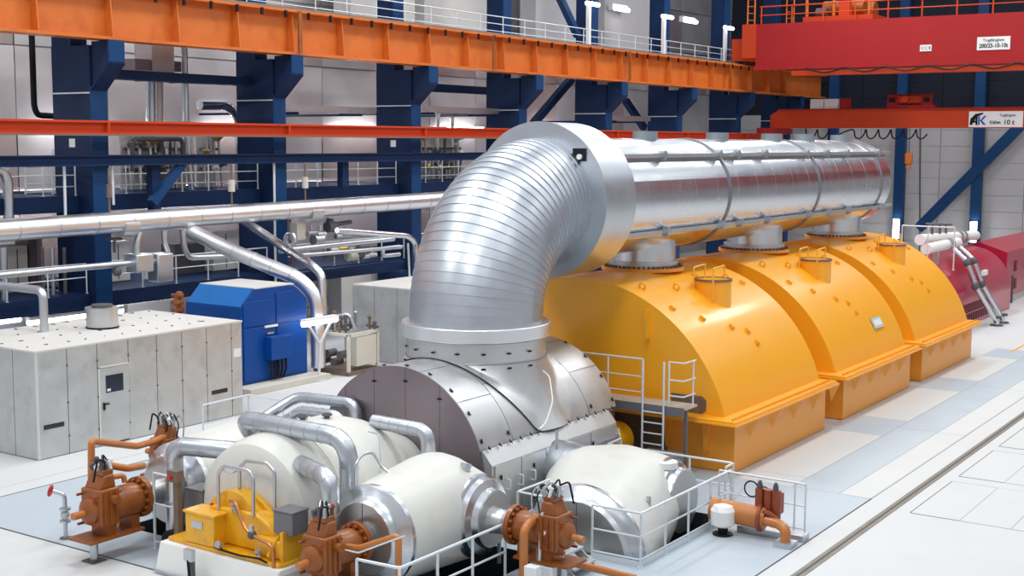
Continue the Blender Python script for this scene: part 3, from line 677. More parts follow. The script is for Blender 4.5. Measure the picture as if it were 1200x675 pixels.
# saddle between the casing and the riser
rows_t, rows_m, rows_b = [], [], []
for i in range(73):
    th = 2*PI*i/72; c, s = math.cos(th), math.sin(th)
    top = Vector((A + 1.68*c, YV + 1.68*s, 3.34))
    x, y = 2.40*math.copysign(abs(c)**.85, c), 1.78*math.copysign(abs(s)**.95, s)
    z = SH + math.sqrt(max(0, (RI + .035)**2 - min(abs(x), RI)**2)); z = max(z, ZF + .03)
    bot = Vector((A + x, YV + y, z)); rows_t.append(top); rows_b.append(bot)
    rows_m.append(top.lerp(bot, .45) + Vector((0, 0, -.10)) + Vector((-c*.12, -s*.05, 0)))
def _above(p):                                     # never dip under the casing sheets
    x = abs(p.x - A)
    if x < RI: p = Vector((p.x, p.y, max(p.z, SH + math.sqrt((RI + .03)**2 - x*x))))
    return p
sad = []
for f_ in [q/12 for q in range(13)]:
    w0, w1, w2 = (1-f_)**2, 2*f_*(1-f_), f_*f_
    sad.append([_above(a*w0 + b*w1 + c*w2) for a, b, c in zip(rows_t, rows_m, rows_b)])
put('saddle_sheet', MB().grid(sad), 'alu_dull', t, angle=50)
studs = shared(MB().cyl((0, 0, 0), (0, 0, .03), .026, n=6).box(-.055, .055, -.014, .014, .015, .035), 'black')
for ya in (22.62, 23.65, 27.25, 28.3):
    for k in range(9):
        a = a0 + (PI - 2*a0)*(k + .3)/9
        if ya in (23.65, 27.25) and 35 < math.degrees(a) < 145: continue
        o = inst('latch', studs, t, (A + RI*math.cos(a), ya, SH + RI*math.sin(a))); o.rotation_euler = (0, PI/2 - a, 0)
for k in range(14):
    o = inst('latch', studs, t, (A + 2.30, 22.7 + k*.41, ZF + .03)); o.rotation_euler = (0, .9, .6)
for k in range(7):
    th = -PI/2 + (k - 2)*.36; o = inst('latch', studs, t, (A + 1.69*math.cos(th), YV + 1.69*math.sin(th), 3.55)); o.rotation_euler = (PI/2, 0, th + PI/2)
    o = inst('latch', studs, t, (A + 1.72*math.cos(th), YV + 1.72*math.sin(th), 3.22)); o.rotation_euler = (PI/2, 0, th + PI/2)
for x in (-1.54, -.69, .21, 1.15):
    o = inst('latch', studs, t, (A + x, Y0 - .03, SH + math.sqrt(RI**2 - x*x) - .3)); o.rotation_euler = (PI/2, 0, 0)
for k in range(8):
    o = inst('latch', studs, t, (A + 2.55, 22.8 + (k % 4)*1.3, .5 + (k//4)*.7)); o.rotation_euler = (0, PI/2, 0)
hd = shared(MB().tube([(0, 0, 0), (.12, 0, 0), (.12, 0, .22), (0, 0, .22)], .018, bend=.04, n=6), 'rail_paint')
for k in range(4): inst('grab_handle', hd, t, (A + 2.5 - k*.1, 27.9 + k*.16, 1.0 + .0*k))
for k in range(3): inst('grab_handle', hd, t, (A + 2.55, 23.0 + k*.5, .9))
# pipe collar at the valve connection and conduit on the side
one('conduit', MB().tube([(A + 2.75, 24.75, 0), (A + 2.75, 24.75, 1.0), (A + 2.75, 24.75, 1.9)], .04, bend=.1, n=8), 'steel', 'slim steel conduit rising along the side of the silver turbine', 'conduit')
one('hose', MB().tube([PX(636, 434, A + 2.05), PX(644, 441, A + 2.2), PX(648, 470, A + 2.5), PX(640, 495, A + 2.6), PX(632, 503, A + 2.7)], .018, bend=.15, n=6), 'paper', 'thin white hose hanging down the silver saddle sheet', 'hose')

# ================================================================== generator and exciter
t = thing('generator', 'crimson red generator with arched hood behind the last yellow casing', 'generator', (A, 62, 0))
put('hood', MB().prism(arc(2.08, 1.05, 1.05, 32), 'Y', 54.2, 69.6), 'red', t)
put('lower_casing', MB().box(A - 2.08, A + 2.08, 54.2, 69.6, .02, 1.06), 'red', t)
lv = shared(MB().box(-.02, .03, -.09, .09, -.42, .42), 'red_dark')
for k in range(24):
    inst('louvre', lv, t, (A + 2.09, 58.4 + k*.3, .62))
put('grille_bar', MB().box(A + 2.08, A + 2.14, 58.2, 65.7, .6, .64), 'red', t)
p = PX(1153, 319.5, A + 1.9); put('name_plate', MB().box(A + 1.86, A + 2.0, p.y - .35, p.y + .35, p.z - .12, p.z + .12), 'paper', t)
put('neck_ring', MB().cyl((A, 53.3, 1.5), (A, 54.25, 1.5), 1.35, n=32), 'white', t)
t = thing('exciter', 'crimson red exciter house with sloping roof at the right picture edge', 'exciter', (A, 75, 0))
put('body', MB().prism([(-16.7, .35), (-16.7, 2.75), (A, 3.24), (RX(-16.7), 2.75), (RX(-16.7), .35)], 'Y', 71.3, 82), 'red', t, smooth=False, bevel=.03)
put('plinth', MB().box(RX(-16.75), -16.75, 71.35, 82, .02, .36), 'concrete', t)
for y, z in ((73.2, 1.9), (73.2, .95), (75.5, 1.9)):
    wi = put('hatch', MB().box(-16.71, -16.66, y - .25, y + .25, z - .28, z + .28), 'red_dark', t); put('handle', MB().box(-16.66, -16.62, y + .1, y + .18, z - .1, z + .1), 'steel', wi)
put('vertical_pipe', MB().cyl((-16.55, 72.0, .02), (-16.55, 72.0, 1.5), .06, n=8), 'dark_grey', t)
for k in range(2):                                 # twin pipes draped over the generator side
    o_ = .5*k
    a = [PX(1118, 293, -16.9), PX(1133.5, 308, -16.15), PX(1143, 335, -15.75), PX(1168, 377, -15.0)]
    b = MB().tube([p + Vector((0, o_*2.2, 0)) for p in a] + [Vector((a[-1].x, a[-1].y + o_*2.2, .05))], .13, bend=.25, n=10)
    t = thing('oil_pipe', ('nearer', 'farther')[k] + ' of two silver pipes running down the red generator to the floor', 'pipe', (a[-1].x, a[-1].y + o_*2.2, 0), 'twin pipes on the generator')
    put('pipe_run', b, 'alu_smooth', t)
    for q in (1, 2): put('flange', MB().sphere(a[q] + Vector((0, o_*2.2, 0)), .2, n=10), 'dark_grey', t)
    put('foot', MB().cyl((a[-1].x, a[-1].y + o_*2.2, .01), (a[-1].x, a[-1].y + o_*2.2, .06), .3, n=12), 'dark_grey', t)
    put('foot_flange', MB().cyl((a[-1].x, a[-1].y + o_*2.2, .35), (a[-1].x, a[-1].y + o_*2.2, .45), .22, n=12), 'dark_grey', t)
for k, (q0, q1, r_) in enumerate((((1078, 281), (1143, 276), .26), ((1085, 292), (1122, 284), .24))):
    a, b = PX(*q0, -18.4 + k*1.1), PX(*q1, -18.4 + k*1.1)
    t = thing('duct_pipe', ('upper', 'lower')[k] + ' white pipe lying over the red generator', 'pipe', tuple(a), 'white pipes on the generator')
    put('pipe_run', MB().cyl(a, b, r_, n=18), 'white', t); put('flange', MB().cyl(a.lerp(b, .62), a.lerp(b, .66), r_*1.25, n=18), 'steel', t); put('flange', MB().cyl(a.lerp(b, .7), a.lerp(b, .74), r_*1.25, n=18), 'steel', t)
    put('support', MB().box(a.x - .1, a.x + .1, a.y + 1.5, a.y + 1.8, 2.6, a.z), 'steel', t)
t = thing('valve_set', 'small dark valves with handwheels above the red generator', 'valve', tuple(PX(1096, 282, -18.2)))
for x in (1092, 1101, 1108):
    p = PX(x, 280, -18.3); put('valve_stem', MB().cyl(p, p + Vector((0, 0, .75)), .06, n=8), 'dark_grey', t); put('handwheel', MB().torus(p + Vector((0, 0, .72)), (0, 0, 1), .28, .04), 'dark_grey', t)
pr_ = PY(1057, 278, 55.5) - Vector((0, 0, 1.28))
railing('thin railing on top behind the last yellow casing', [tuple(pr_), tuple(pr_ + Vector((2.2, 0, 0)))], h=1.78, n_rails=(1.,), spacing=1.1, r=.03)
# ================================================================== high-pressure turbine
t = thing('turbine_casing', 'cream lagged high pressure turbine barrel in front of the silver turbine', 'turbine', (A, 20, 0))
put('barrel', MB().lathe((A, 17.75, SH), (0, 1, 0), [(0, .9), (.06, 1.22), (.2, 1.42), (.5, 1.52), (1.6, 1.62), (2.6, 1.60), (3.3, 1.40), (4.3, .95), (4.7, .8)], n=56), 'cream', t, angle=28)
put('front_boss', MB().cyl((A, 17.4, SH), (A, 17.8, SH), .62, n=28), 'yellow_machine', t)
put('shaft_cover', MB().cyl((A, 22.0, SH), (A, 22.5, SH), .75, n=28), 'brown_steel', t)
for s in (-1, 1): put('support_paw', MB().box(A + s*1.0 - .35, A + s*1.0 + .35, 18.2, 21.6, .02, .9), 'dark_grey', t)
for k, (x, y) in enumerate(((-.2, 19.6), (.1, 20.0), (.6, 19.3))):
    p = Vector((A + x, y, SH + math.sqrt(1.6**2 - x*x))); put('instrument_stub', MB().cyl(p - Vector((0, 0, .1)), p + Vector((0, 0, .08)), .06, n=8).torus(p + Vector((0, 0, .08)), (0, 0, 1), .09, .025, n=12, k=6), 'dark_grey', t)
seam = MB(); 
for yy in (18.85,): seam.torus((A, yy, SH), (0, 1, 0), 1.615, .012, n=56, k=5)
put('lagging_seam', seam, 'concrete', t)

def steam_pipe(label, pts, r, bend, group='silver steam pipes round the high pressure turbine', m_='alu', flare=False, nb=5):
    t = thing('steam_pipe', label, 'pipe', tuple(Vector(pts[-1])), group)
    put('jacket', MB().tube(pts, r, bend=bend, n=20, seg=8), m_, t, angle=40)
    P = MB().path(pts, bend, 8); L = [0]
    for a, b in zip(P, P[1:]): L.append(L[-1] + (b-a).length)
    for k in range(1, nb*2):                       # lap seams of the jacket
        d = L[-1]*k/(nb*2); i = max(j for j in range(len(L)-1) if L[j] <= d); a, b = P[i], P[i+1]
        c = a.lerp(b, (d - L[i])/max(1e-6, L[i+1]-L[i])); n = (b-a).normalized()
        put('lap_band', MB().cyl(c - n*.012, c + n*.012, r + .007, n=20), 'alu_dull', t)
    return t
Y1_ = PX(409, 560, -16.25).y
zt = PY(375, 508, Y1_).z
xl = PY(280, 496, Y1_).x
steam_pipe('thick silver pipe arching over the cream barrel and down its right side', [(xl - .1, Y1_ + .55, zt - .5), (xl, Y1_ + .1, zt), (-16.25, Y1_, zt), (-16.25, Y1_, .4)], .185, .55, nb=8)
YP3 = 17.75; zp3 = PY(362, 556, YP3).z; xp3 = PY(387, 600, YP3).x
steam_pipe('short silver pipe leaving the barrel low on the right, beside the grey box', [(A + 1.0, YP3 + .5, zp3), (xp3, YP3, zp3), (xp3, YP3, .3)], .175, .32)
YP5 = 18.0; xl5 = PY(205, 590, YP5).x; zl5 = PY(225, 526, YP5).z
steam_pipe('silver pipe leaving the barrel on the left and turning down into the pit', [(A - .6, YP5 + .95, zl5 - .12), (A - 1.35, YP5 + .25, zl5), (xl5, YP5, zl5), (xl5, YP5, -.3)], .19, .32)
YP4 = 21.0
p4 = PY(502, 545, YP4); z4 = PY(470, 500, YP4).z
steam_pipe('silver pipe from the barrel shoulder to the top of the cream valve chest', [(PY(438, 494, YP4).x, YP4, z4 + .02), (p4.x, YP4, z4), (p4.x, YP4, 1.3)], .15, .30)
YP2 = 22.3
a, b, c, d = PY(312, 487, YP2 - .6), PY(348, 465, YP2), PY(412, 472, YP2), PY(421, 480, YP2)
steam_pipe('silver pipe loop rising behind the barrel in front of the dark turbine face', [PY(300, 500, YP2 - .9), a, b + Vector((0, 0, .0)), c + Vector((.12, 0, .0)), c + Vector((.14, -.1, -.9))], .125, .25)
YP6 = 21.9
steam_pipe('lower silver pipe tucked under the pipe loop behind the barrel', [PY(335, 492, YP6), PY(352, 481, YP6), PY(392, 486, YP6), PY(400, 492, YP6)], .11, .15, nb=3)
# thin impulse tube over the barrel
one('impulse_tube', MB().tube([PX(416, 620, -16.0), PX(416, 545, -16.0), PX(424, 533, -16.0), PX(437, 530, -16.0), PX(448, 548, -15.8), PX(458, 556, -15.6), PX(478, 559, -15.4)], .028, bend=.12, n=8), 'steel', 'thin dark steel tube bent over between barrel and valve chest', 'tube')
one('impulse_tube', MB().tube([PY(432, 506, 20.3), PY(444, 509, 20.2), PY(446, 540, 20.0), PY(445, 560, 19.9)], .014, bend=.08, n=6), 'steel', 'hair thin tube hanging down the barrel flank', 'tube')
t = thing('tube_frame', 'bent steel tube frame standing before the cream dome', 'frame', tuple(PY(256, 600, 17.3)))
put('hoop', MB().tube([PY(256, 606, 17.3), PY(256, 555, 17.3), PY(262, 546, 17.3), PY(279, 549, 17.3), PY(292, 552, 17.3), PY(297, 562, 17.3), PY(297, 605, 17.3)], .035, bend=.06, n=8), 'steel', t)
put('hoop', MB().tube([PY(281, 600, 17.6), PY(281, 548, 17.6), PY(288, 540, 17.6), PY(313, 543, 17.6), PY(322, 553, 17.6), PY(322, 600, 17.6)], .035, bend=.06, n=8), 'steel', t)
put('tie', MB().tube([PY(262, 551, 17.3), PY(271, 555, 17.3), PY(279, 551, 17.4)], .018, n=6), 'steel', t)

# ================================================================== valve chests
def ringpts(c, d, r, n=40):
    c, d = Vector(c), Vector(d); a, b = _basis(d); return [c + a*(r*math.cos(2*PI*i/n)) + b*(r*math.sin(2*PI*i/n)) for i in range(n)]
def ball(c, r, n=24):
    return [Vector(c) + Vector((r*math.sin(PI*i/12)*math.cos(2*PI*j/n), r*math.sin(PI*i/12)*math.sin(2*PI*j/n), r*math.cos(PI*i/12))) for i in range(1, 12) for j in range(n)]
def valve_chest(name, label, front, side, sgn, rf, rs, centre, rb, rdisc_f, rdisc_s, extra=()):
    """front = centre of the -Y end, side = centre of the sideways end (sgn = +1 right)"""
    t = thing(name, label, 'valve chest', (centre[0], centre[1], 0))
    F, S = Vector(front), Vector(side); sd = Vector((sgn, 0, 0)); fd = Vector((0, -1, 0))
    pts = ringpts(F - fd*.16, fd, rf) + ringpts(F - fd*.35, fd, rf*1.03) + ringpts(S - sd*.3, sd, rs) + ringpts(S - sd*.6, sd, rs*1.06) + ball(centre, rb)
    for c, r in extra: pts += ball(c, r)
    put('lagged_body', MB().hull(pts), 'cream', t, angle=40)
    e = put('front_ring', MB().lathe(F - fd*.2, fd, [(0, rf*.9), (0, rf*1.01), (.10, rf*1.01), (.13, rf*.97), (.20, rdisc_f*1.12), (.27, rdisc_f*1.02), (.36, rdisc_f*.97), (.36, .1)], n=48), 'alu_smooth', t, angle=25)
    put('front_disc', MB().cyl(F + fd*.16, F + fd*.19, rdisc_f*.97, n=48), 'alu_disc', e)
    put('disc_seam', MB().box(F.x - .006, F.x + .006, F.y - .196, F.y - .18, F.z + .1, F.z + rdisc_f*.96), 'joint', e)
    g = put('side_ring', MB().lathe(S - sd*.34, sd, [(0, rs*.9), (0, rs*1.01), (.12, rs*1.01), (.16, rs*.93), (.28, rs*.9), (.33, rdisc_s*1.05), (.46, rdisc_s), (.46, .1)], n=48), 'alu_smooth', t, angle=25)
    put('side_disc', MB().cyl(S + sd*.11, S + sd*.14, rdisc_s*.97, n=48), 'alu_disc', g)
    return t
FR = (-15.41, 18.2, SH); SR = (-14.3, 20.5, SH)
valve_chest('valve_chest', 'cream lagged valve chest right of the barrel with silver end rings', FR, SR, 1, .95, .82, (-15.5, 20.3, SH + .05), 1.10, .70, .56)
for k, (x, y) in enumerate(((447, 572), (474, 556), (520, 547), (546, 546), (551, 559))):
    p = PY(x, y, 19.8 + .2*k)
    one('lagging_eyelet', MB().cyl(p - Vector((0, 0, .1)), p + Vector((0, 0, .03)), .09, n=10).box(p.x - .12, p.x + .12, p.y - .02, p.y + .02, p.z - .03, p.z + .05), 'steel', f'small steel fitting on top of the right valve chest, {ORD[k]} from its front', 'fitting', 'fittings on the right valve chest')
p = PX(492, 637, -14.62)
t = thing('round_gauge', 'round steel gauge on the flank of the right valve chest', 'gauge', tuple(p))
put('bezel', MB().ring(p, p + Vector((.1, -.02, 0)), .15, .1, n=20), 'steel', t); put('dial', MB().cyl(p, p + Vector((.06, 0, 0)), .11, n=20), 'dark_grey', t)
FL = (RX(FR[0]) - .12, 18.45, SH); SL = (RX(SR[0]), 20.5, SH)
valve_chest('valve_chest', 'grey and cream valve chest left of the barrel half sunk in its pit', FL, SL, -1, .95, .82, (RX(-15.5), 20.3, SH + .05), 1.10, .72, .56)
# intermediate-pressure valve chest in the railed pit
FI = (-13.55, 22.75, -.1); SI = (-12.75, 25.6, .5)
valve_chest('valve_chest', 'large cream valve chest sunk in the railed pit at right', FI, SI, 1, 1.42, .92, (-13.9, 25.0, .35), 1.35, 1.18, .72, extra=(((-14.3, 24.6, .5), 1.2),))
t = thing('manhole_cap', 'white round cap on top of the railed valve chest', 'cap', (-12.98, 25.42, 1.1))
p = Vector((-12.98, 25.42, 1.26))
put('neck', MB().cyl((p.x, p.y, p.z - .35), (p.x, p.y, p.z), .22, n=24), 'cream', t); put('lid', MB().cyl((p.x, p.y, p.z), (p.x, p.y, p.z + .14), .26, n=24), 'white', t)
p = PX(759, 587, -12.55); one('lagging_eyelet', MB().cyl(p - Vector((.2, 0, .05)), p + Vector((.05, 0, .03)), .05, n=8).box(p.x - .02, p.x + .06, p.y - .03, p.y + .03, p.z - .12, p.z + .1), 'steel', 'small steel latch on the flank of the railed valve chest', 'fitting')
steam_pipe('short thick silver pipe from the silver turbine to the railed valve chest', [(A + 2.3, 25.2, .95), (-15.0, 25.0, .98), (-13.9, 24.9, .5)], .62, .5, nb=3)

# ================================================================== orange valve actuators
def actuator(label, loc, rz, big=1., support=True, base=True, style=0):
    """local +X points outwards from the chest; origin on the shaft axis"""
    t = thing('valve_actuator', label, 'actuator', (loc[0], loc[1], loc[2]), 'orange hydraulic valve actuators', rz, local=True)
    b = big
    put('yoke_sleeve', MB().lathe((-.75*b, 0, 0), (1, 0, 0), [(0, .30*b), (.45*b, .25*b), (.55*b, .34*b), (.60*b, .34*b)], n=28), 'alu_dull', t)
    f = put('flange', MB().cyl((-.13*b, 0, 0), (-.02*b, 0, 0), .42*b, n=32), 'orange', t)
    bo = shared(MB().cyl((0, 0, 0), (.07*b, 0, 0), .04*b, n=6), 'orange')
    for k in range(14):
        o = bpy.data.objects.new('bolt', bo); COL.objects.link(o); o.parent = f; th = 2*PI*k/14; o.location = (-.02*b, .36*b*math.cos(th), .36*b*math.sin(th))
    put('spring_housing', MB().lathe((-.02*b, 0, 0), (1, 0, 0), [(0, .30*b), (.1*b, .33*b), (.65*b, .33*b), (.72*b, .30*b)], n=32), 'orange', t)
    put('cylinder_block', MB().box(.66*b, 1.15*b, -.30*b, .30*b, -.34*b, .42*b).prism([(.68*b, .4*b), (1.1*b, .4*b), (.95*b, .68*b), (.72*b, .68*b)], 'Y', -.26*b, .22*b), 'orange', t, bevel=.04*b)
    put('end_cover', MB().lathe((1.12*b, 0, -.02*b), (1, 0, 0), [(0, .27*b), (.1*b, .27*b), (.16*b, .2*b), (.2*b, .1*b)], n=24), 'orange', t)
    put('piston_rod', MB().cyl((1.3*b, 0, -.04*b), (1.58*b, 0, -.04*b), .075*b, n=16), 'orange_pipe', t)
    vb = put('pilot_block', MB().box(.72*b, .98*b, -.18*b, .18*b, .66*b, .78*b), 'orange', t, bevel=.02*b)
    rnd = random.Random(int(loc[0]*100))
    for k in range(9):
        x, y, h = (.74 + .11*(k % 3))*b, (-.15 + .14*(k//3))*b, rnd.uniform(.08, .24)*b
        put('pilot_valve', MB().cyl((x, y, .76*b), (x + rnd.uniform(-.05, .05)*b, y + rnd.uniform(-.05, .05)*b, .76*b + h), rnd.uniform(.03, .055)*b, n=10).sphere((x, y, .76*b + h), rnd.uniform(.04, .065)*b, n=8), rnd.choice(('dark_grey', 'steel', 'dark_grey', 'orange_hot', 'paper')), vb)
    for k in range(4):
        y = (-.2 + .13*k)*b
        put('pressure_hose', MB().tube([((.75 + .05*k)*b, y, .8*b), ((.62 + .1*k)*b, y - .08*b, (1.0 + .04*k)*b), ((.5 + .05*k)*b, y - .1*b, .75*b), ((.5 + .1*k)*b, y - .05*b, .36*b)], .018*b, bend=.1*b, n=6), 'black' if k % 2 else 'steel', vb)
    for k in range(3):
        put('clamp_rib', MB().box((.74 + .14*k)*b, (.79 + .14*k)*b, -.33*b, .33*b, -.3*b, .36*b), 'orange', t)
        put('drain_plug', MB().cyl((.9*b, -.30*b, (-.2 + .2*k)*b), (.9*b, -.36*b, (-.2 + .2*k)*b), .045*b, n=8), 'orange_hot', t)
    put('side_port', MB().cyl((.85*b, .3*b, .2*b), (.85*b, .46*b, .2*b), .09*b, n=12), 'orange', t)
    put('tie_bolt', MB().cyl((.6*b, .24*b, .3*b), (1.28*b, .24*b, .3*b), .03*b, n=8).cyl((.6*b, -.24*b, .3*b), (1.28*b, -.24*b, .3*b), .03*b, n=8).cyl((.6*b, .24*b, -.3*b), (1.28*b, .24*b, -.3*b), .03*b, n=8).cyl((.6*b, -.24*b, -.3*b), (1.28*b, -.24*b, -.3*b), .03*b, n=8), 'orange_hot', t)
    put('pressure_hose', MB().tube([(.9*b, .18*b, .95*b), (1.1*b, .2*b, 1.05*b), (1.22*b, .2*b, .6*b)], .022*b, bend=.08*b, n=6), 'black', vb)
    put('name_tag', MB().box(.82*b, .92*b, -.315*b, -.30*b, .0, .09*b), 'paper', t)
    if base:
        put('base_plate', MB().box(.1*b, 1.45*b, -.36*b, .36*b, -.60*b, -.55*b), 'orange', t)
        put('bracket', MB().box(.72*b, .95*b, -.24*b, .24*b, -.56*b, -.3*b), 'orange', t)
        put('bracket', MB().box(.1*b, .3*b, -.2*b, .2*b, -.56*b, -.28*b), 'orange', t)
    if support:
        h = loc[2]
        put('support_post', MB().cyl((1.1*b, 0, -h), (1.1*b, 0, -.58*b), .085*b, n=14), 'steel', t)
        put('post_foot', MB().box(1.1*b - .17*b, 1.1*b + .17*b, -.17*b, .17*b, -h, -h + .03), 'dark_grey', t)
    return t
actuator('orange actuator with bolted flange on the left valve chest beside the floor tap', (FL[0] - .13, 17.6, SH - .02), -PI/2, 1.0)
actuator('orange actuator at the front of the right valve chest under the bent orange pipe', (FR[0] + .02, 17.72, SH + .0), -PI/2, .92, support=True)
actuator('orange actuator on the side of the right valve chest above the steps', (-13.55, 20.42, SH), 0, .92)
actuator('far orange actuator behind the left valve chest by the grey enclosure', (RX(-13.55), 20.5, SH), PI, .92)
# the actuator lying on the floor right of the railed pit
t = thing('valve_actuator', 'low orange actuator lying on the floor beside the railed pit', 'actuator', (-11.2, 25.45, 0))
put('plinth', MB().box(-11.4, -9.9, 25.75, 26.1, .006, .14), 'steel', t)
put('tank', MB().lathe((-11.55, 25.35, .2), (0, 0, 1), [(0, .2), (.05, .26), (.35, .27), (.45, .2), (.48, .05)], n=24), 'white', t)
put('tank_foot', MB().lathe((-11.55, 25.35, .01), (0, 0, 1), [(0, .22), (.03, .22), (.05, .1), (.2, .12)], n=16), 'black', t)
put('housing', MB().cyl((-11.9, 25.5, .5), (-10.7, 25.65, .42), .24, n=24), 'orange_pipe', t)
put('drain_pipe', MB().tube([(-10.95, 25.6, .42), (-10.3, 25.45, .42), (-10.12, 25.35, .35), (-10.12, 25.33, .05)], .11, bend=.15, n=14), 'orange_pipe', t)
put('pipe_box', MB().box(-10.32, -9.92, 25.14, 25.52, .006, .12), 'steel', t)
bl = put('control_block', MB().box(-10.95, -10.45, 25.75, 26.05, .5, .95), 'orange_hot', t, bevel=.03)
for x in (-10.88, -10.68, -10.5): put('valve_body', MB().cyl((x, 25.72, .45), (x, 25.72, 1.05), .1, n=14), 'orange_hot', bl)
for x in (-10.88, -10.52): put('knob', MB().cyl((x, 25.72, 1.05), (x, 25.72, 1.15), .06, n=10).sphere((x, 25.72, 1.18), .05, n=8), 'dark_grey', bl)
put('link', MB().tube([(-10.9, 25.6, .5), (-10.6, 25.5, .62), (-10.4, 25.55, .48)], .06, bend=.1, n=8), 'orange_hot', t)
put('flange', MB().cyl((-10.85, 25.63, .43), (-10.78, 25.64, .43), .3, n=20), 'orange_hot', t)
put('hose_loop', MB().torus((-11.15, 25.9, .95), (.1, 1, 0), .17, .018, n=24, k=6).tube([(-11.0, 25.9, 1.05), (-10.8, 25.85, 1.05), (-10.6, 25.85, .95)], .015, n=6), 'black', t)
put('strut', MB().bar((-11.6, 25.7, .5), (-11.3, 25.8, 1.0), .06, .03), 'rail_paint', t)

# ---- orange oil pipes
def oil_pipe(label, pts, r=.085, bend=.12, m_='orange_pipe'):
    return one('oil_pipe', MB().tube(pts, r, bend=bend, n=14), m_, label, 'pipe', 'orange oil pipes', angle=40)
oil_pipe('tall orange pipe bent from the left actuator to the far actuator', [PX(107, 560, -21.9), PX(107, 517, -21.9), PX(160, 523, -22.6), PX(178, 518, -23.2), PX(200, 508, -23.6)], .075)
oil_pipe('short orange pipe bent beside the left actuator', [PX(117, 556, -21.4), PX(119, 544, -21.4), PX(150, 549, -21.4), PX(168, 546, -21.8)], .075)
oil_pipe('small orange branch pipe above the left actuator flange', [PX(126, 560, -21.1), PX(145, 557, -21.0), PX(146, 565, -21.0)], .055)
oil_pipe('bent orange pipe over the front actuator of the right valve chest', [PY(392, 638, 17.35), PY(420, 643, 17.2), PY(467, 628, 17.3), PY(467, 690, 17.3)], .062)
oil_pipe('thick orange pipe standing beside the side actuator of the right valve chest', [PX(648, 610, -13.1), PX(622, 611, -13.05), PX(614, 622, -13.0), PX(613.5, 690, -13.0)], .085)
oil_pipe('long orange pipe running from the steps along the floor', [PX(645, 652, -12.75), PX(665, 658, -12.6), PX(745, 678, -11.6)], .075)
t = thing('pipe_wire', 'thin bare tube following the bent orange pipe', 'tube', tuple(PY(381, 639, 17.15)))
put('tube', MB().tube([PY(381, 639, 17.1), PY(420, 648, 17.0), PY(474, 628, 17.1)], .016, bend=.05, n=6), 'rail_paint', t)
t = thing('cable_riser', 'perforated grey cable riser with two white junction boxes at the bottom', 'cable riser', tuple(PX(640, 668, -12.85)))
a, b = PX(640, 690, -12.85), PX(637, 600, -12.85)
put('channel', MB().bar(a, b, .12, .05), 'rail_paint', t)
put('conduit', MB().tube([PX(632, 690, -12.9), PX(633, 620, -12.9), PX(638, 612, -12.9)], .025, bend=.06, n=8), 'paper', t)
for x in (624, 643):
    p = PX(x, 669, -12.7); put('junction_box', MB().box(p.x - .13, p.x + .13, p.y - .1, p.y + .1, p.z - .22, p.z + .1), 'paper', t, bevel=.02)
for k in range(6): put('slot', MB().box(a.x - .08, a.x + .08, a.y - .035, a.y - .026, a.lerp(b, .25 + k*.12).z - .02, a.lerp(b, .25 + k*.12).z + .02), 'joint_soft', t)
# steps up to the side actuator
t = thing('access_steps', 'small grey checker plate steps below the side actuator', 'steps', (-13.2, 21.2, 0))
for k in range(3):
    put('tread', MB().box(-13.45 + k*.27, -13.15 + k*.27, 20.95, 21.75, .62 - k*.22, .66 - k*.22), 'galv', t)
for y in (20.93, 21.75):
    put('stringer', MB().bar((-13.5, y, .68), (-12.62, y, .02), .03, .18), 'galv', t)
put('landing', MB().box(-14.5, -13.45, 20.95, 21.85, .62, .67), 'galv', t)
for x, y in ((-14.4, 21.0), (-14.4, 21.8), (-13.5, 21.8)): put('leg', MB().box(x - .03, x + .03, y - .03, y + .03, .006, .62), 'galv', t)

# ================================================================== front bearing pedestal
t = thing('bearing_pedestal', 'yellow front bearing pedestal on a white concrete block', 'bearing', (A, 17.2, 0))
fx0, fx1 = -19.65, -16.45
put('foundation', MB().prism([(16.75, .008), (18.35, .008), (18.35, .58), (16.9, .58)], 'X', fx0, fx1), 'white', t, smooth=False, bevel=.03)
put('bed_plate', MB().prism([(-19.55, 17.02), (-18.4, 16.97), (-17.2, 16.98), (-16.55, 16.98), (-16.5, 17.1), (-16.5, 18.3), (-19.55, 18.3)], 'Z', .58, .66), 'yellow_machine', t, bevel=.02)
bx = put('terminal_box', MB().box(-19.0, -18.22, 16.98, 17.42, .67, 1.27), 'yellow_machine', t, bevel=.015)
put('box_lid', MB().box(-19.04, -18.18, 16.95, 17.46, 1.25, 1.30), 'yellow_machine', bx, bevel=.01)
put('maker_plate', MB().box(-18.82, -18.52, 16.965, 16.98, .98, 1.12), 'steel', bx)
put('bearing_cap', MB().prism([(A + .98*math.cos(PI*i/16), .66 + .93*math.sin(PI*i/16)) for i in range(17)], 'Y', 17.45, 18.0), 'yellow_machine', t, bevel=.03)
put('bearing_rim', MB().prism([(A + 1.08*math.cos(PI*i/16), .66 + 1.02*math.sin(PI*i/16)) for i in range(17)], 'Y', 17.62, 17.76), 'yellow_machine', t, bevel=.02)
put('body', MB().prism([(-18.9, .66), (-16.95, .66), (-16.95, 1.0), (-17.1, 1.22), (-17.4, 1.38), (-18.6, 1.38), (-18.9, 1.2)], 'Y', 17.3, 18.1), 'yellow_machine', t, bevel=.05)
put('joint_rim', MB().box(-19.25, -16.85, 17.5, 18.15, 1.02, 1.10), 'yellow_machine', t, bevel=.02)
put('side_casting', MB().box(-17.35, -16.6, 17.15, 17.9, .66, 1.02), 'yellow_machine', t, bevel=.05)
put('rib', MB().bar((-16.85, 17.05, .72), (-16.75, 17.3, 1.15), .08, .1), 'yellow_machine', t)
put('end_wall', MB().box(-16.62, -16.54, 17.1, 17.9, .66, 1.22), 'yellow_machine', t)
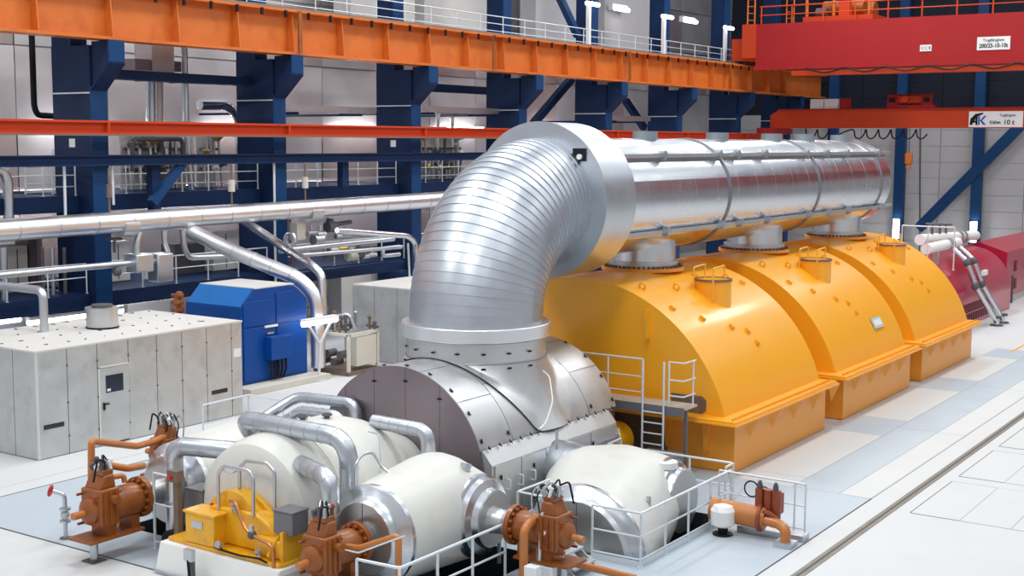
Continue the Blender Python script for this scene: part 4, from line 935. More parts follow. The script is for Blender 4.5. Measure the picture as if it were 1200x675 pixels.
for x, y, z in ((-18.0, 17.35, 1.42), (-17.95, 17.3, 1.35), (-17.1, 17.05, .72)):
    put('cap_nut', MB().cyl((x, y, z), (x, y - .05, z + .09), .06, n=12), 'steel', t)
for x in (-18.7, -17.2, -16.75): put('red_plug', MB().cyl((x, 17.4, 1.3 if x < -18 else 1.05), (x, 17.4, (1.3 if x < -18 else 1.05) + .08), .035, n=8), 'red_paint', t)
put('oil_line', MB().tube([(-18.05, 17.25, 1.55), (-17.85, 17.2, 1.58), (-17.55, 17.1, 1.2), (-17.3, 17.05, 1.08), (-16.75, 16.98, 1.0), (-16.66, 16.97, .95), (-16.66, 16.97, .3)], .035, bend=.1, n=10), 'copper', t)
put('sight_glass', MB().sphere((-17.28, 17.05, 1.08), .09, n=12), 'dark_grey', t); put('sight_cap', MB().cyl((-17.28, 17.05, 1.1), (-17.28, 17.03, 1.26), .05, n=10), 'steel', t)
put('sensor_cable', MB().tube([(-18.2, 16.97, .7), (-17.9, 16.95, .68), (-17.5, 16.94, .67), (-17.0, 16.94, .70), (-16.8, 16.94, .66)], .02, bend=.05, n=6), 'black', t)
put('hand_valve', MB().cyl((-18.05, 17.0, .74), (-18.05, 16.9, .8), .07, n=12), 'steel', t)
put('flange_ring', MB().cyl((A, 17.95, SH), (A, 18.1, SH), 1.02, n=36), 'brown_steel', t)
# grey boxes on both sides of the pedestal
for k, (px_, py_, yy, lab) in enumerate(((236, 583, 18.0, 'left grey junction box beside the yellow pedestal'), (341, 610, 17.4, 'right grey junction box beside the yellow pedestal'))):
    p = PY(px_, py_, yy); t = thing('junction_box', lab, 'junction box', (p.x, p.y, .66 if k else 0.006), 'grey boxes beside the pedestal')
    put('housing', MB().box(p.x - .24, p.x + .24, p.y - .22, p.y + .22, p.z - .22, p.z + .2), 'box_grey', t, bevel=.02)
    put('lid', MB().box(p.x - .25, p.x + .25, p.y - .23, p.y + .23, p.z + .2, p.z + .225), 'box_grey', t)
    put('stand', MB().box(p.x - .05, p.x + .05, p.y - .05, p.y + .05, .6 if k else .006, p.z - .2), 'dark_grey', t)
t = thing('push_button_post', 'brown steel post with a button box left of the yellow pedestal', 'post', (-19.78, 17.5, 0))
put('post', MB().box(-19.85, -19.72, 17.44, 17.56, .01, 1.75), 'brown_steel', t); put('button_box', MB().box(-19.95, -19.68, 17.38, 17.58, 1.62, 1.85), 'brown_steel', t); put('button', MB().cyl((-19.85, 17.38, 1.72), (-19.85, 17.33, 1.72), .05, n=10), 'red_paint', t)
t = thing('motor_pump', 'small dark motor between railing and yellow pedestal', 'motor', (-20.1, 17.7, .0))
put('motor', MB().cyl((-20.1, 17.5, .35), (-20.1, 18.0, .35), .2, n=16), 'black', t); put('base', MB().box(-20.3, -19.9, 17.45, 18.05, .006, .16), 'dark_grey', t)
put('pipe', MB().tube([(-20.2, 17.4, .3), (-19.9, 17.2, .3), (-19.7, 17.1, .5)], .04, bend=.1, n=8), 'copper', t)
t = thing('control_pendant', 'grey control box on a short post before the white foundation', 'control box', (-18.3, 16.6, 0))
p = PY(224, 655, 16.6)
put('post', MB().box(p.x - .04, p.x + .04, 16.58, 16.66, .006, p.z + .1), 'dark_grey', t); put('box', MB().box(p.x - .1, p.x + .12, 16.5, 16.6, p.z - .02, p.z + .2), 'steel', t); put('cable', MB().tube([(p.x, 16.52, p.z), (p.x + .12, 16.45, .1), (p.x + .6, 16.4, .03)], .03, bend=.1, n=6), 'black', t)
one('kerb_tube', MB().tube([PZ(181, 668, .05), PZ(290, 698, .05)], .03, n=8), 'steel', 'thin grey tube along the foot of the white foundation', 'tube')
t = thing('grey_cabinet', 'low grey cabinet at the bottom edge right of the pedestal', 'cabinet', (-16.2, 17.2, 0))
put('body', MB().box(-16.42, -15.75, 16.75, 17.5, .006, .42), 'box_grey', t, bevel=.02); put('top_plate', MB().box(-16.45, -15.72, 16.72, 17.53, .42, .46), 'steel', t)
# ---- floor tap
t = thing('floor_tap', 'grey pipe stub with red handwheel rising from the floor', 'valve', (-22.85, 17.13, 0))
put('pipe', MB().tube([(-22.85, 17.13, .0), (-22.85, 17.13, .95), (-23.05, 17.0, 1.02)], .045, bend=.1, n=10), 'steel', t)
put('flange', MB().cyl((-22.85, 17.13, .36), (-22.85, 17.13, .40), .12, n=14), 'steel', t); put('flange', MB().cyl((-22.85, 17.13, .62), (-22.85, 17.13, .66), .12, n=14), 'steel', t)
put('valve_body', MB().sphere((-22.85, 17.13, .51), .10, n=12), 'galv', t); put('handwheel', MB().torus((-23.1, 16.97, 1.03), (-.7, -.5, .2), .1, .03), 'red_paint', t); put('foot', MB().cyl((-22.85, 17.13, .006), (-22.85, 17.13, .02), .13, n=14), 'dark_grey', t)

# ================================================================== railings of the machine floor
railing('pale railing along the front right of the right valve chest', [(-14.68, 17.0, .006), (-13.76, 17.05, .006), (-13.76, 20.27, .006)], spacing=1.08, r=.03, n_rails=(1., .5), kick=False)
railing('short railing between the right valve chest and the silver turbine', [(-15.83, 22.3, .006), (-15.83, 23.85, .006)], spacing=.8, r=.026)
railing('cornered railing left of the large railed valve chest', [(-14.2, 22.3, .006), (-14.85, 22.33, .006), (-14.83, 23.9, .006)], spacing=.7, r=.026)
t = railing('railing with low kerb around the pit of the large valve chest', [(-13.05, 22.36, .006), (-11.95, 22.38, .006), (-11.95, 26.6, .006)], spacing=1.05, r=.027, kick=True, n_rails=(1., .56, .14))
railing('railing behind the large valve chest before the yellow casing', [(-15.5, 27.9, .006), (-15.46, 27.17, .006), (-12.17, 27.2, .006), (-12.15, 26.75, .006)], spacing=1.1, r=.027)
railing('railing behind the low orange actuator on the right', [(-12.15, 26.42, .006), (-10.35, 26.38, .006), (-10.1, 26.36, .006)], spacing=1.7, r=.024, n_rails=(1., .56, .1))
xa_, xb_ = PY(181, 600, 17.72).x, PY(212, 600, 17.72).x
railing('short white railing left of the yellow pedestal', [(xa_, 17.72, .008), (xb_, 17.72, .008)], h=PY(181, 555, 17.72).z, spacing=.9, r=.03, n_rails=(1., .6, .1))
railing('pale railing between grey enclosure and blue enclosure', [(-26.95, 24.8, .006), (-27.0, 26.6, .006), (-25.6, 26.55, .006)], spacing=1.7, r=.028)
# ---- platform at the front of the first yellow casing
t = thing('service_platform', 'grey grating platform with ladder at the first yellow casing', 'platform', (-16, 29.4, 0))
put('grating', MB().box(-17.6, -14.3, 28.95, 29.68, 1.76, 1.82), 'galv', t); put('edge_beam', MB().box(-17.6, -14.3, 28.93, 28.97, 1.6, 1.82), 'box_grey', t)
for x in (-17.3, -16.5, -14.4): put('leg', MB().box(x - .04, x + .04, 29.2, 29.28, .006, 1.76), 'box_grey', t)
for x in (-15.42, -14.83): put('ladder_rail', MB().cyl((x, 28.85, .05), (x, 28.85, 2.95), .028, n=8), 'rail_paint', t)
for k in range(6): put('rung', MB().cyl((-15.42, 28.85, .3 + k*.27), (-14.83, 28.85, .3 + k*.27), .02, n=8), 'rail_paint', t)
for z in (2.95, 2.5, 2.1):
    put('guard_bar', MB().tube([(-17.7, 28.97, z), (-15.5, 28.97, z)], .024 if z > 2.9 else .017, n=8), 'rail_paint', t)
    put('guard_bar', MB().tube([(-14.75, 28.97, z), (-14.35, 28.97, z), (-14.33, 29.6, z + .0)], .02, bend=.05, n=8), 'rail_paint', t)
for x, y in ((-17.6, 28.97), (-16.5, 28.97), (-15.5, 28.97), (-14.75, 28.97), (-14.34, 29.5)): put('guard_post', MB().cyl((x, y, 1.8), (x, y, 2.96), .024, n=8), 'rail_paint', t)
t = thing('bearing_pedestal', 'small yellow bearing block between silver turbine and first yellow casing', 'bearing', (A, 29.3, 0))
put('block', MB().box(A - 1.2, A + 2.0, 28.75, 29.4, .02, .9), 'yellow_machine', t, bevel=.05); put('cap', MB().cyl((A + 1.7, 28.7, .7), (A + 1.7, 29.5, .7), .45, n=24), 'yellow_machine', t)
put('shaft_cover', MB().cyl((A, 28.5, SH), (A, 30.2, SH), .8, n=28), 'brown_steel', t)
one('oil_box', MB().box(-15.2, -14.2, 28.3, 28.8, .006, .75), 'box_grey', 'grey steel box at the foot of the platform ladder', 'box', bevel=.02)
one('oil_drum', MB().cyl((-15.25, 27.7, .006), (-15.25, 27.7, .75), .3, n=24).cyl((-15.25, 27.7, .75), (-15.25, 27.7, .79), .32, n=24), 'box_grey', 'grey drum beside the silver turbine end', 'drum')
# ================================================================== enclosures on the left
t = thing('equipment_enclosure', 'large grey sheet metal enclosure with a door and white roof', 'enclosure', (-31, 24.7, 0))
XR, XL, YA, YB, HE = -29.05, -33.25, 21.03, 28.38, 2.85
put('core', MB().box(XL + .04, XR - .04, YA + .04, YB - .04, .01, HE - .02), 'dark_grey', t)
YJ = [21.03, 21.99, 22.97, 24.03, 25.04, 25.98, 26.94, 27.94, 28.38]
for a, b in zip(YJ, YJ[1:]):
    if a == 22.97: put('wall_panel', MB().box(XR - .04, XR, a + .012, b - .012, 2.2, HE), 'galv', t); continue
    put('wall_panel', MB().box(XR - .04, XR, a + .012, b - .012, .02, HE), 'galv', t)
d = put('door', MB().box(XR - .04, XR + .01, 22.97 + .06, 24.03 - .03, .05, 2.16), 'galv', t, bevel=.01)
put('door_frame', MB().box(XR - .04, XR + .025, 22.98, 23.03, .02, 2.2).box(XR - .04, XR + .025, 22.98, 24.02, 2.17, 2.21).box(XR - .04, XR + .012, 24.0, 24.02, .02, 2.2), 'galv_roof', t)
wn = put('door_window', MB().box(XR + .005, XR + .022, 23.23, 23.82, 1.46, 1.94), 'glass_dark', d)
put('window_notice', MB().box(XR + .02, XR + .026, 23.26, 23.38, 1.5, 1.57), 'paper', d)
put('door_handle', MB().box(XR + .01, XR + .05, 23.12, 23.17, 1.0, 1.2).box(XR + .03, XR + .06, 23.12, 23.3, 1.14, 1.18), 'black', d)
for a, b in ((21.21, 21.84), (27.11, 27.74)):
    v_ = put('vent_slot', MB().box(XR - .005, XR + .012, a, b, .79, .91), 'black', t)
    for k in range(3): put('slat', MB().box(XR + .005, XR + .02, a + .02, b - .02, .815 + .03*k, .825 + .03*k), 'dark_grey', v_)
put('notice', MB().box(XR, XR + .01, 28.03, 28.32, 1.8, 2.06), 'paper', t)
x = XR
while x > XL + .1:
    x2 = max(x - .98, XL); put('wall_panel', MB().box(x2 + .012, x - .012, YA, YA + .04, .02, HE), 'galv', t); x -= .98
put('corner_post', MB().box(XR - .05, XR + .004, YA - .004, YA + .05, .01, HE), 'galv_roof', t)
xr = XL
for k in range(4): put('roof_panel', MB().box(XL - .02 + k*1.06, XL - .02 + k*1.06 + 1.055, YA - .02, YB + .02, HE, HE + .05), 'galv_roof', t)
rv = MB()
for k in range(46): rv.cyl((XL + .3 + (k % 4)*1.06 + random.uniform(-.2, .2), YA + .3 + (k//4)*.62 + random.uniform(-.1, .1), HE + .05), (XL + .3 + (k % 4)*1.06, YA + .3 + (k//4)*.62, HE + .06), .02, n=6)
tag(put('roof_screws', rv, 'dark_grey', t), kind='stuff')
c = MB()
for y in YJ[1:-1]:
    for z in (.5, 1.4, 2.4): c.cyl((XR, y, z), (XR + .02, y, z), .03, n=6)
tag(put('panel_latches', c, 'brown_steel', t), kind='stuff')
t = thing('roof_vent', 'round metal roof ventilator standing on the white enclosure roof', 'ventilator', (-31.2, 24.9, HE + .05))
put('foot_ring', MB().cyl((-31.2, 24.9, HE + .05), (-31.2, 24.9, HE + .1), .47, n=28), 'black', t)
put('drum', MB().cyl((-31.2, 24.9, HE + .1), (-31.2, 24.9, HE + .56), .45, n=28), 'alu_dull', t)
put('top_rim', MB().cyl((-31.2, 24.9, HE + .56), (-31.2, 24.9, HE + .66), .48, n=28), 'alu_dull', t)
put('inner_cap', MB().cyl((-31.2, 24.9, HE + .66), (-31.2, 24.9, HE + .74), .3, n=24), 'dark_grey', t)
zr = PY(28, 338, 23.38).z
one('roof_pipe', MB().tube([(-37.5, 23.6, zr - .03), (-31.85, 23.38, zr), (-31.85, 23.38, HE + .05)], .125, bend=.3, n=16), 'alu', 'white metal pipe bending down into the enclosure roof', 'pipe', angle=40)
# blue enclosure
t = thing('blue_enclosure', 'deep blue sheet metal enclosure with sloping roof edges', 'enclosure', (-32.9, 32.4, .2))
prof = [(30.85, .2), (34.05, .2), (34.05, 2.87), (33.42, 3.36), (31.5, 3.42), (30.85, 2.82)]
put('body', MB().prism(prof, 'X', -34.25, -31.62), 'blue', t, smooth=False, bevel=.02)
put('lit_top_sheet', MB().box(-34.25, -31.62, 31.5, 33.42, 3.40, 3.44), 'galv_roof', t)  # pale sheet paints the light lying on the enclosure top
put('lit_slope_sheet', MB().hull([Vector((x, y, z)) for x in (-34.22, -31.66) for y, z in ((31.47, 3.42), (30.87, 2.86), (30.9, 2.82), (31.5, 3.38))]), 'blue_lit', t, smooth=False)  # lighter blue paints the light on the front slope
for a, b, z0, z1 in ((30.95, 32.45, .3, 2.1), (30.95, 32.45, 2.15, 3.0), (32.5, 33.95, .3, 2.1), (32.5, 33.35, 2.15, 3.2)):
    put('side_door', MB().box(-31.62, -31.58, a, b, z0, z1), 'blue', t, bevel=.015)
put('handle', MB().box(-31.58, -31.52, 31.9, 32.5, 2.05, 2.12), 'paper', t); put('handle', MB().box(-31.58, -31.52, 32.0, 32.3, 1.82, 1.88), 'steel', t)
bx = put('switch_box', MB().box(-31.58, -31.25, 31.9, 32.9, .95, 1.75), 'blue', t, bevel=.02)
for k in range(5): put('cable', MB().tube([(-31.4, 32.0 + .18*k, .95), (-31.35, 32.02 + .17*k, .6), (-31.45, 32.05 + .15*k, .26)], .04, bend=.1, n=6), 'black', bx)
put('plinth', MB().box(-34.4, -30.85, 30.5, 34.4, .01, .2), 'concrete', t)
# second grey enclosure
t = thing('equipment_enclosure', 'second grey sheet enclosure behind the elbow pipe', 'enclosure', (-30.6, 41, 0))
put('core', MB().box(-33.05, -27.6, 38.25, 44, .01, 2.8), 'dark_grey', t)
for k in range(5): put('wall_panel', MB().box(-33.1 + k*1.1 + .01, -33.1 + (k+1)*1.1 - .01, 38.2, 38.25, .02, 2.85), 'galv', t)
for k in range(5): put('roof_panel', MB().box(-33.1 + k*1.1, -33.1 + (k+1)*1.1 - .01, 38.2, 44, 2.85, 2.9), 'galv_roof', t)
# work lamp on a forked stand
p = PZ(373.5, 446, .0); a, b = PX(355, 380, p.x), PX(394, 373.5, p.x)
t = thing('stand_lamp', 'glowing fluorescent work lamp on a forked white stand beside the blue enclosure', 'lamp', tuple(p))
c_ = (a+b)/2
put('tube', MB().cyl(a, b, .11, n=12), 'lamp', t); put('reflector', MB().box(p.x - .13, p.x + .13, a.y, b.y, c_.z + .09, c_.z + .15), 'paper', t)
put('pole', MB().cyl((p.x, p.y, 0), (p.x, c_.y, c_.z - .75), .05, n=8), 'rail_paint', t); put('foot', MB().box(p.x - .2, p.x + .2, p.y - .2, p.y + .2, 0.005, .03), 'rail_paint', t)
for s in (-.55, .55): put('fork_arm', MB().bar((p.x, c_.y, c_.z - .8), (p.x, c_.y + s, c_.z - .1), .06, .08), 'rail_paint', t)
# pump skid
t = thing('pump_skid', 'pump skid with frame, grey cabinet and small valves behind the lamp stand', 'pump skid', (-31, 36, 0))
x0, x1, y0, y1 = -32.2, -30.7, 35.2, 36.8
for x in (x0, x1):
    for y in (y0, y1): put('frame_post', MB().box(x - .05, x + .05, y - .05, y + .05, .12, 1.5), 'concrete', t)
put('base_frame', MB().box(x0 - .1, x1 + .1, y0 - .1, y1 + .1, .01, .14), 'brown_steel', t); put('top_frame', MB().box(x0, x1, y0 - .05, y0 + .05, 1.42, 1.52).box(x1 - .05, x1 + .05, y0, y1, 1.42, 1.52), 'concrete', t)
put('cabinet', MB().box(-31.1, -30.66, 35.6, 36.7, .3, 1.35), 'concrete', t)
for k in range(4): put('motor', MB().cyl((-32.0 + .3*k, 35.15, .45 + .28*(k % 2)), (-32.0 + .3*k, 35.6, .45 + .28*(k % 2)), .14, n=14), 'dark_grey', t)
for k in range(10):
    xx, yy = random.uniform(x0, x1), random.uniform(y0, y1); h = random.uniform(.25, .6)
    put('valve', MB().cyl((xx, yy, 1.5), (xx, yy, 1.5 + h), .05, n=8).sphere((xx, yy, 1.5 + h), .09, n=8).cyl((xx - .15, yy, 1.62), (xx + .15, yy, 1.62), .05, n=8), random.choice(('steel', 'paper', 'brown_steel', 'dark_grey')), t)
put('ring_pipe', MB().tube([(-31.5, 35.4, 1.5), (-31.5, 35.4, 2.1), (-31.0, 35.6, 2.2), (-30.8, 35.7, 1.6)], .05, bend=.2, n=8), 'steel', t)

# ================================================================== pipework along the left wall
def wall_pipe(label, X, pix, r, bend=.3, m_='alu', Xs=None, bands=0, name='wall_pipe', group='pipes along the left wall'):
    pts = [PX(x, y, Xs[i] if Xs else X) for i, (x, y) in enumerate(pix)]
    if not bands: return one(name, MB().tube(pts, r, bend=bend, n=14), m_, label, 'pipe', group, angle=40)
    t = thing(name, label, 'pipe', tuple(pts[0]), group); put('jacket', MB().tube(pts, r, bend=bend, n=24), m_, t, angle=40)
    a, b = pts[0], pts[-1]
    for k in range(bands):
        c = a.lerp(b, (k + .5)/bands); n = (b-a).normalized(); put('lap_band', MB().cyl(c - n*.03, c + n*.03, r + .01, n=24), 'alu_dull', t)
    return t
t = wall_pipe('long thick silver main pipe crossing the left half below the gallery', -36.5, [(-60, 274.5), (300, 249), (556, 231)], .36, 0, 'alu_pipe', bands=18)
for x in (148, 366):
    y = 264.3 - (x - 148)*.0705; p = PX(x, y, -36.5)
    put('saddle_clamp', MB().cyl(p - Vector((0, .32, 0)), p + Vector((0, .32, 0)), .385, n=24), 'alu_dull', t)
for k, x in enumerate((129, 358, 272)):
    y = 265.7 - (x - 129)*.0705; p = PX(x, y, -36.5)
    h = thing('pipe_hanger', ('rusty spring hanger carrying the main pipe beside the first column', 'spring hanger with round body above the main pipe', 'thin rod hanger below the knee of the main pipe')[k], 'hanger', tuple(p + Vector((0, 0, .36))), 'hangers of the main pipe')
    put('rod', MB().cyl(p + Vector((0, 0, .36)), p + Vector((0, 0, 2.0)), .035, n=8), 'brown_steel', h); put('spring_can', MB().cyl(p + Vector((0, 0, 1.0)), p + Vector((0, 0, 1.45)), .13 if k else .09, n=12), 'concrete' if k else 'brown_steel', h)
    put('shoe', MB().box(p.x - .2, p.x + .2, p.y - .5, p.y + .5, p.z + .34, p.z + .42), 'galv', h)
V = Vector
wall_pipe('silver pipe along the left edge below the main pipe with boxed valves', -36.2, [(-20, 324.5), (80, 315), (141, 309.5), (188, 306)], .115)
t = thing('boxed_valve', 'silver boxed valve group at the end of the lower left pipe', 'valve', tuple(PX(170, 320, -36.2)))
for x, y, w, h in ((164, 308, .38, .32), (188, 313, .36, .5)):
    p = PX(x, y, -36.2); put('valve_jacket', MB().box(p.x - .3, p.x + .3, p.y - w, p.y + w, p.z - h, p.z + h), 'alu', t, bevel=.05)
put('riser', MB().tube([PX(193, 302, -36.3), PX(197, 296, -36.3), PX(193, 285, -36.3), PX(192, 270, -36.3)], .1, bend=.15, n=10), 'alu', t)
put('riser', MB().tube([PX(160, 306, -36.5), PX(160, 285, -36.5), PX(164, 272, -36.5)], .12, bend=.15, n=10), 'alu', t)
put('handwheel', MB().torus(PX(134, 280, -36.8), (0, 0, 1), .25, .04), 'dark_grey', t); put('stem', MB().cyl(PX(134, 280, -36.8), PX(134, 296, -36.8), .05, n=8), 'dark_grey', t)
put('small_valve', MB().cyl(PX(150, 298, -36.8), PX(150, 307, -36.8), .13, n=10), 'alu', t); put('dark_valve', MB().sphere(PX(137, 318, -36.2), .18, n=10), 'dark_grey', t)
put('drain', MB().cyl(PX(171, 312, -36.2), PX(171, 327, -36.2), .09, n=8), 'steel', t)
# the two big diagonal pipes down to the floor
e = V((-31.5, 34.75, 0)); 
pA = [PX(222, 270, -36.5), PX(262, 290, -35.2), PX(352, 327, -32.2), PX(371, 350, -31.7), PX(372, 395, -31.6), PX(373, 430, -31.6)]
t = thing('diagonal_pipe', 'thick silver pipe slanting from the main pipe down behind the blue enclosure', 'pipe', tuple(pA[-1])); put('jacket', MB().tube(pA, .27, bend=.6, n=24), 'alu_pipe', t, angle=40)
for k in range(1, 4):
    for q in (0.15, .4, .65, .9):
        if k == 2 and q > 0: c = pA[1].lerp(pA[2], q); n = (pA[2]-pA[1]).normalized(); put('lap_band', MB().cyl(c - n*.02, c + n*.02, .285, n=24), 'alu_dull', t)
pB = [PX(285, 258, -37), PX(330, 288, -35.2), PX(366, 312, -33.2), PX(376, 324, -32.8), PX(378, 370, -32.6)]
wall_pipe('thinner silver pipe slanting beside the thick diagonal pipe', 0, [(285, 258), (330, 288), (366, 311), (377, 322), (378, 372)], .17, .4, 'alu_smooth', Xs=[-37, -35.2, -33.2, -32.8, -32.6])
wall_pipe('bent silver pipe loop hanging below the main pipe', 0, [(214, 268), (216, 292), (222, 302), (275, 300)], .11, .3, 'alu', Xs=[-36.4]*4)
wall_pipe('upper of two level silver pipes left of the elbow', 0, [(328, 294), (461, 280)], .11, 0, 'alu', Xs=[-36]*2)
wall_pipe('lower of two level silver pipes left of the elbow', 0, [(350, 299.5), (470, 289.5)], .085, 0, 'alu', Xs=[-36]*2)
wall_pipe('silver pipe bending down beside the elbow pipe', 0, [(395, 270), (478, 276.5), (487, 284), (488, 330)], .125, .35, 'alu_smooth', Xs=[-35.4]*4)
wall_pipe('short return bend pipe by the elbow pipe', 0, [(468, 289), (449, 291), (448, 300), (468, 298)], .09, .18, 'alu', Xs=[-36]*4)
t = thing('valve_station', 'cluster of silver and brass valves below the main pipe near the elbow', 'valves', tuple(PX(380, 290, -36.8)))
put('box_jacket', MB().box(-37.1, -36.7, PX(346, 270, -36.8).y, PX(356, 270, -36.8).y, PX(351, 281, -36.8).z, PX(351, 261, -36.8).z), 'concrete', t)
put('ring_flange', MB().torus(PX(340, 281, -36.6), (0, 1, 0), .25, .09), 'alu', t); put('ring_flange', MB().torus(PX(384, 262, -36.9), (.6, .7, 0), .2, .06), 'dark_grey', t)
put('actuator', MB().cyl(PX(392, 263, -36.9), PX(411, 260, -36.9), .09, n=10), 'dark_grey', t)
for k, (x, y, m_) in enumerate(((365, 273, 'alu'), (375, 275, 'alu_dull'), (388, 266, 'dark_grey'), (398, 277, 'alu'), (405, 275, 'steel'), (372, 281, 'steel'), (392, 293, 'concrete'), (400, 292, 'brass'), (412, 300, 'concrete'), (436, 299, 'concrete'), (385, 298, 'dark_grey'), (420, 297, 'dark_grey'), (428, 301, 'steel'))):
    p = PX(x, y, -36.7); s = .1 + .06*(k % 3); put('valve', MB().cyl(p - V((0, .25, 0)), p + V((0, .25, 0)), s, n=12).cyl(p, p + V((0, 0, .35)), s*.5, n=8), m_, t)
put('stand', MB().box(-36.9, -36.5, PX(340, 290, -36.7).y, PX(470, 290, -36.7).y, 3.0, 3.08), 'navy', t)
wall_pipe('white pipe bend at the left picture edge', 0, [(-8, 196), (5, 201), (9, 212), (10, 262)], .17, .3, 'alu', Xs=[-38.2]*4)
wall_pipe('black cable duct running down the wall at upper left', 0, [(37, 36), (40, 125), (44, 135), (63, 136)], .11, .4, 'black', Xs=[-40.5]*4)
wall_pipe('slim upright pipe between the first two columns', 0, [(216, 50), (218, 143), (226, 240)], .12, 0, 'alu', Xs=[-39.8]*3)
wall_pipe('silver elbow pipe turning down beside the second column', 0, [(234, 123), (268, 123), (281, 138), (284, 250)], .21, .7, 'alu_smooth', Xs=[-40.2]*4)
wall_pipe('paired upright pipe left of the slim pipe', 0, [(176, 90), (177, 150)], .2, 0, 'alu', Xs=[-41]*2)
wall_pipe('brownish upright pipe in the first bay', 0, [(185, 70), (186, 150)], .2, 0, 'clad_rust', Xs=[-41.3]*2)
t = thing('damper_box', 'rusty square damper box on rollers over the dark beam at upper left', 'damper', tuple(PX(180, 82, -40.5)))
p = PX(181, 68, -40.5); put('box', MB().box(p.x - .5, p.x + .5, p.y - .55, p.y + .55, p.z - .75, p.z + .75), 'clad_rust', t); put('wing', MB().box(p.x - .4, p.x + .4, p.y - 1.3, p.y + 1.0, p.z - .5, p.z - .1), 'alu_plate', t)
for s in (-1, 1): put('roller', MB().cyl((p.x - .1, p.y + s*.85, p.z - .75), (p.x + .3, p.y + s*.85, p.z - .75), .2, n=14), 'dark_grey', t)
for k, (x0, x1, y) in enumerate(((155, 214, 163), (512, 576, 134), (513, 530, 134))):
    wall_pipe(('square pipe frame with valves in the first bay above the beam', 'inverted u shaped pipe in the third bay', 'narrow inverted u pipe left in the third bay')[k], 0, [(x0, y + 38), (x0, y), (x1, y), (x1, y + 38)], .09, .25, 'alu_dull' if k else 'dark_grey', Xs=[-40.6 + .15*k]*4)
# crowded instruments on the upper gallery
for k, (x0, x1, n) in enumerate(((152, 225, 12), (240, 262, 5), (490, 545, 12))):
    t = thing('instrument_rack', ('crowded rack of tubes and valves on the gallery in the first bay', 'narrow rack of tubes beside the upright silver pipe', 'crowded rack of tubes beside the silver elbow')[k], 'rack', tuple(PX(x0, 215, -41)), 'racks on the upper gallery')
    a, b = PX(x0, 200, -41).y, PX(x1, 200, -41).y
    put('back_plate', MB().box(-41.6, -41.5, a, b, 6.42, 9.0), 'galv_roof', t)
    for q in range(n):
        y = a + (b-a)*(q + .5)/n; h = random.uniform(1.2, 2.6)
        put('tube', MB().cyl((-41.2 + random.uniform(-.2, .2), y, 6.42), (-41.2, y, 6.42 + h), random.choice((.05, .08, .13)), n=8), random.choice(('alu', 'dark_grey', 'steel', 'alu_dull')), t)
        p = V((-41.0, y, 6.6 + random.uniform(.4, 2))); put('valve', MB().sphere(p, random.uniform(.1, .2), n=8).cyl(p, p + V((.3, 0, 0)), .05, n=8), random.choice(('dark_grey', 'steel', 'brown_steel', 'paper', 'brass')), t)
    for z in (7.2, 8.0): put('cross_tube', MB().cyl((-41.3, a, z), (-41.3, b, z), .06, n=8), 'dark_grey', t)
# things on the lower gallery
for k, (x0, x1, h, m_, lab) in enumerate(((8, 32, 1.6, 'concrete', 'pale box on the lower gallery left of the first column'), (34, 50, 1.9, 'alu_plate', 'silver cabinet on the lower gallery left of the first column'), (205, 240, 1.2, 'dark_grey', 'dark machine below the main pipe on the lower gallery'), (125, 152, 1.5, 'white', 'white cabinet right of the first column'), (250, 280, 1.6, 'white', 'white cabinet behind the thick diagonal pipe'), (318, 342, 2.2, 'alu_plate', 'silver cabinet right of the second column'))):
    a, b = PX(x0, 300, -40.5).y, PX(x1, 300, -40.5).y; t = thing('gallery_cabinet', lab, 'cabinet', (-40.8, a, 3.0), 'cabinets on the lower gallery')
    put('body', MB().box(-41.3, -40.5, a, b, 2.98, 3.0 + h), m_, t); put('door_seam', MB().box(-40.5, -40.49, (a+b)/2 - .02, (a+b)/2 + .02, 3.05, 2.9 + h), 'joint', t)
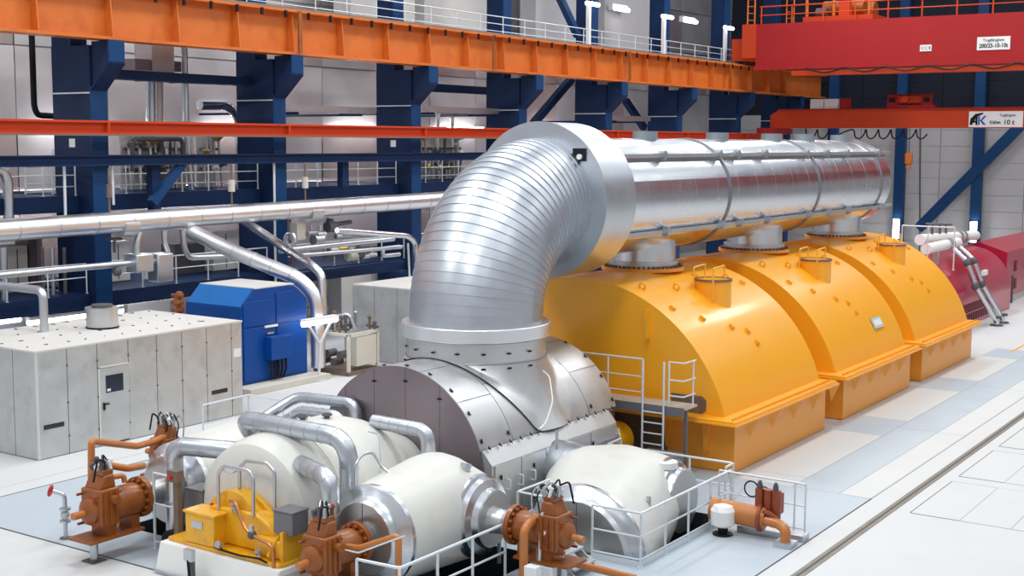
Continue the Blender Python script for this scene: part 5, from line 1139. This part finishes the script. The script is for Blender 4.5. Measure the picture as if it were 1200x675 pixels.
t = thing('gallery_ladder', 'upright ladder by the gallery at the far left', 'ladder', tuple(PX(36, 230, -39.2)))
for x in (30, 62): put('ladder_rail', MB().cyl(PX(x, 228, -39.2), PX(x, 175, -39.2), .04, n=6), 'rail_paint', t)
for k in range(5): put('rung', MB().cyl(PX(30, 226 - 10*k, -39.2), PX(62, 224.5 - 10*k, -39.2), .03, n=6), 'rail_paint', t)
for k, x in enumerate((4, 49, 61, 75, 92)):
    wall_pipe(f'thin upright pipe below the main pipe at the far left, {ORD[k]} from the edge', 0, [(x, 290), (x + 2, 352)], .07 if k else .12, 0, ('alu', 'dark_grey', 'alu', 'dark_grey', 'steel')[k], Xs=[-38.6]*2)
for k, (x, y0, y1) in enumerate(((75, 190, 262), (131, 190, 240), (321, 190, 330), (478, 285, 325))):
    wall_pipe(f'thin grey conduit clipped beside a blue column, {ORD[k]} from the left', 0, [(x, y0), (x + 2, y1)], .05, 0, 'rail_paint', Xs=[-37.42]*2)
# low clutter behind the enclosure roof
for k, (x0, x1, y0, y1, m_) in enumerate(((0, 30, 352, 385, 'alu'), (55, 78, 362, 385, 'white'), (150, 200, 355, 372, 'white'), (400, 440, 312, 330, 'white'))):
    a, b = PX(x0, y1, -40).y, PX(x1, y1, -40).y
    one('store_cabinet', MB().box(-40.8, -40, a, b, 0.01, 2.3), m_, ('silver store cabinet below the gallery at the left edge', 'white store cabinet below the gallery by the lamp', 'white store cabinet below the gallery left of the blue enclosure', 'white store cabinet below the gallery near the elbow')[k], 'cabinet', bevel=.02)
t = thing('orange_valve_tree', 'small rusty orange valve tree behind the enclosure roof', 'valve', (-34.6, 29.6, 0))
p = PX(208, 365, -34.6)
put('stem', MB().cyl((p.x, p.y, .01), (p.x, p.y, p.z + .6), .08, n=8), 'orange', t)
for k in range(4): put('valve', MB().sphere((p.x, p.y + .1*(k % 2), p.z - .2 + .25*k), .16, n=8).cyl((p.x - .25, p.y, p.z - .2 + .25*k), (p.x + .25, p.y, p.z - .2 + .25*k), .06, n=8), 'orange', t)
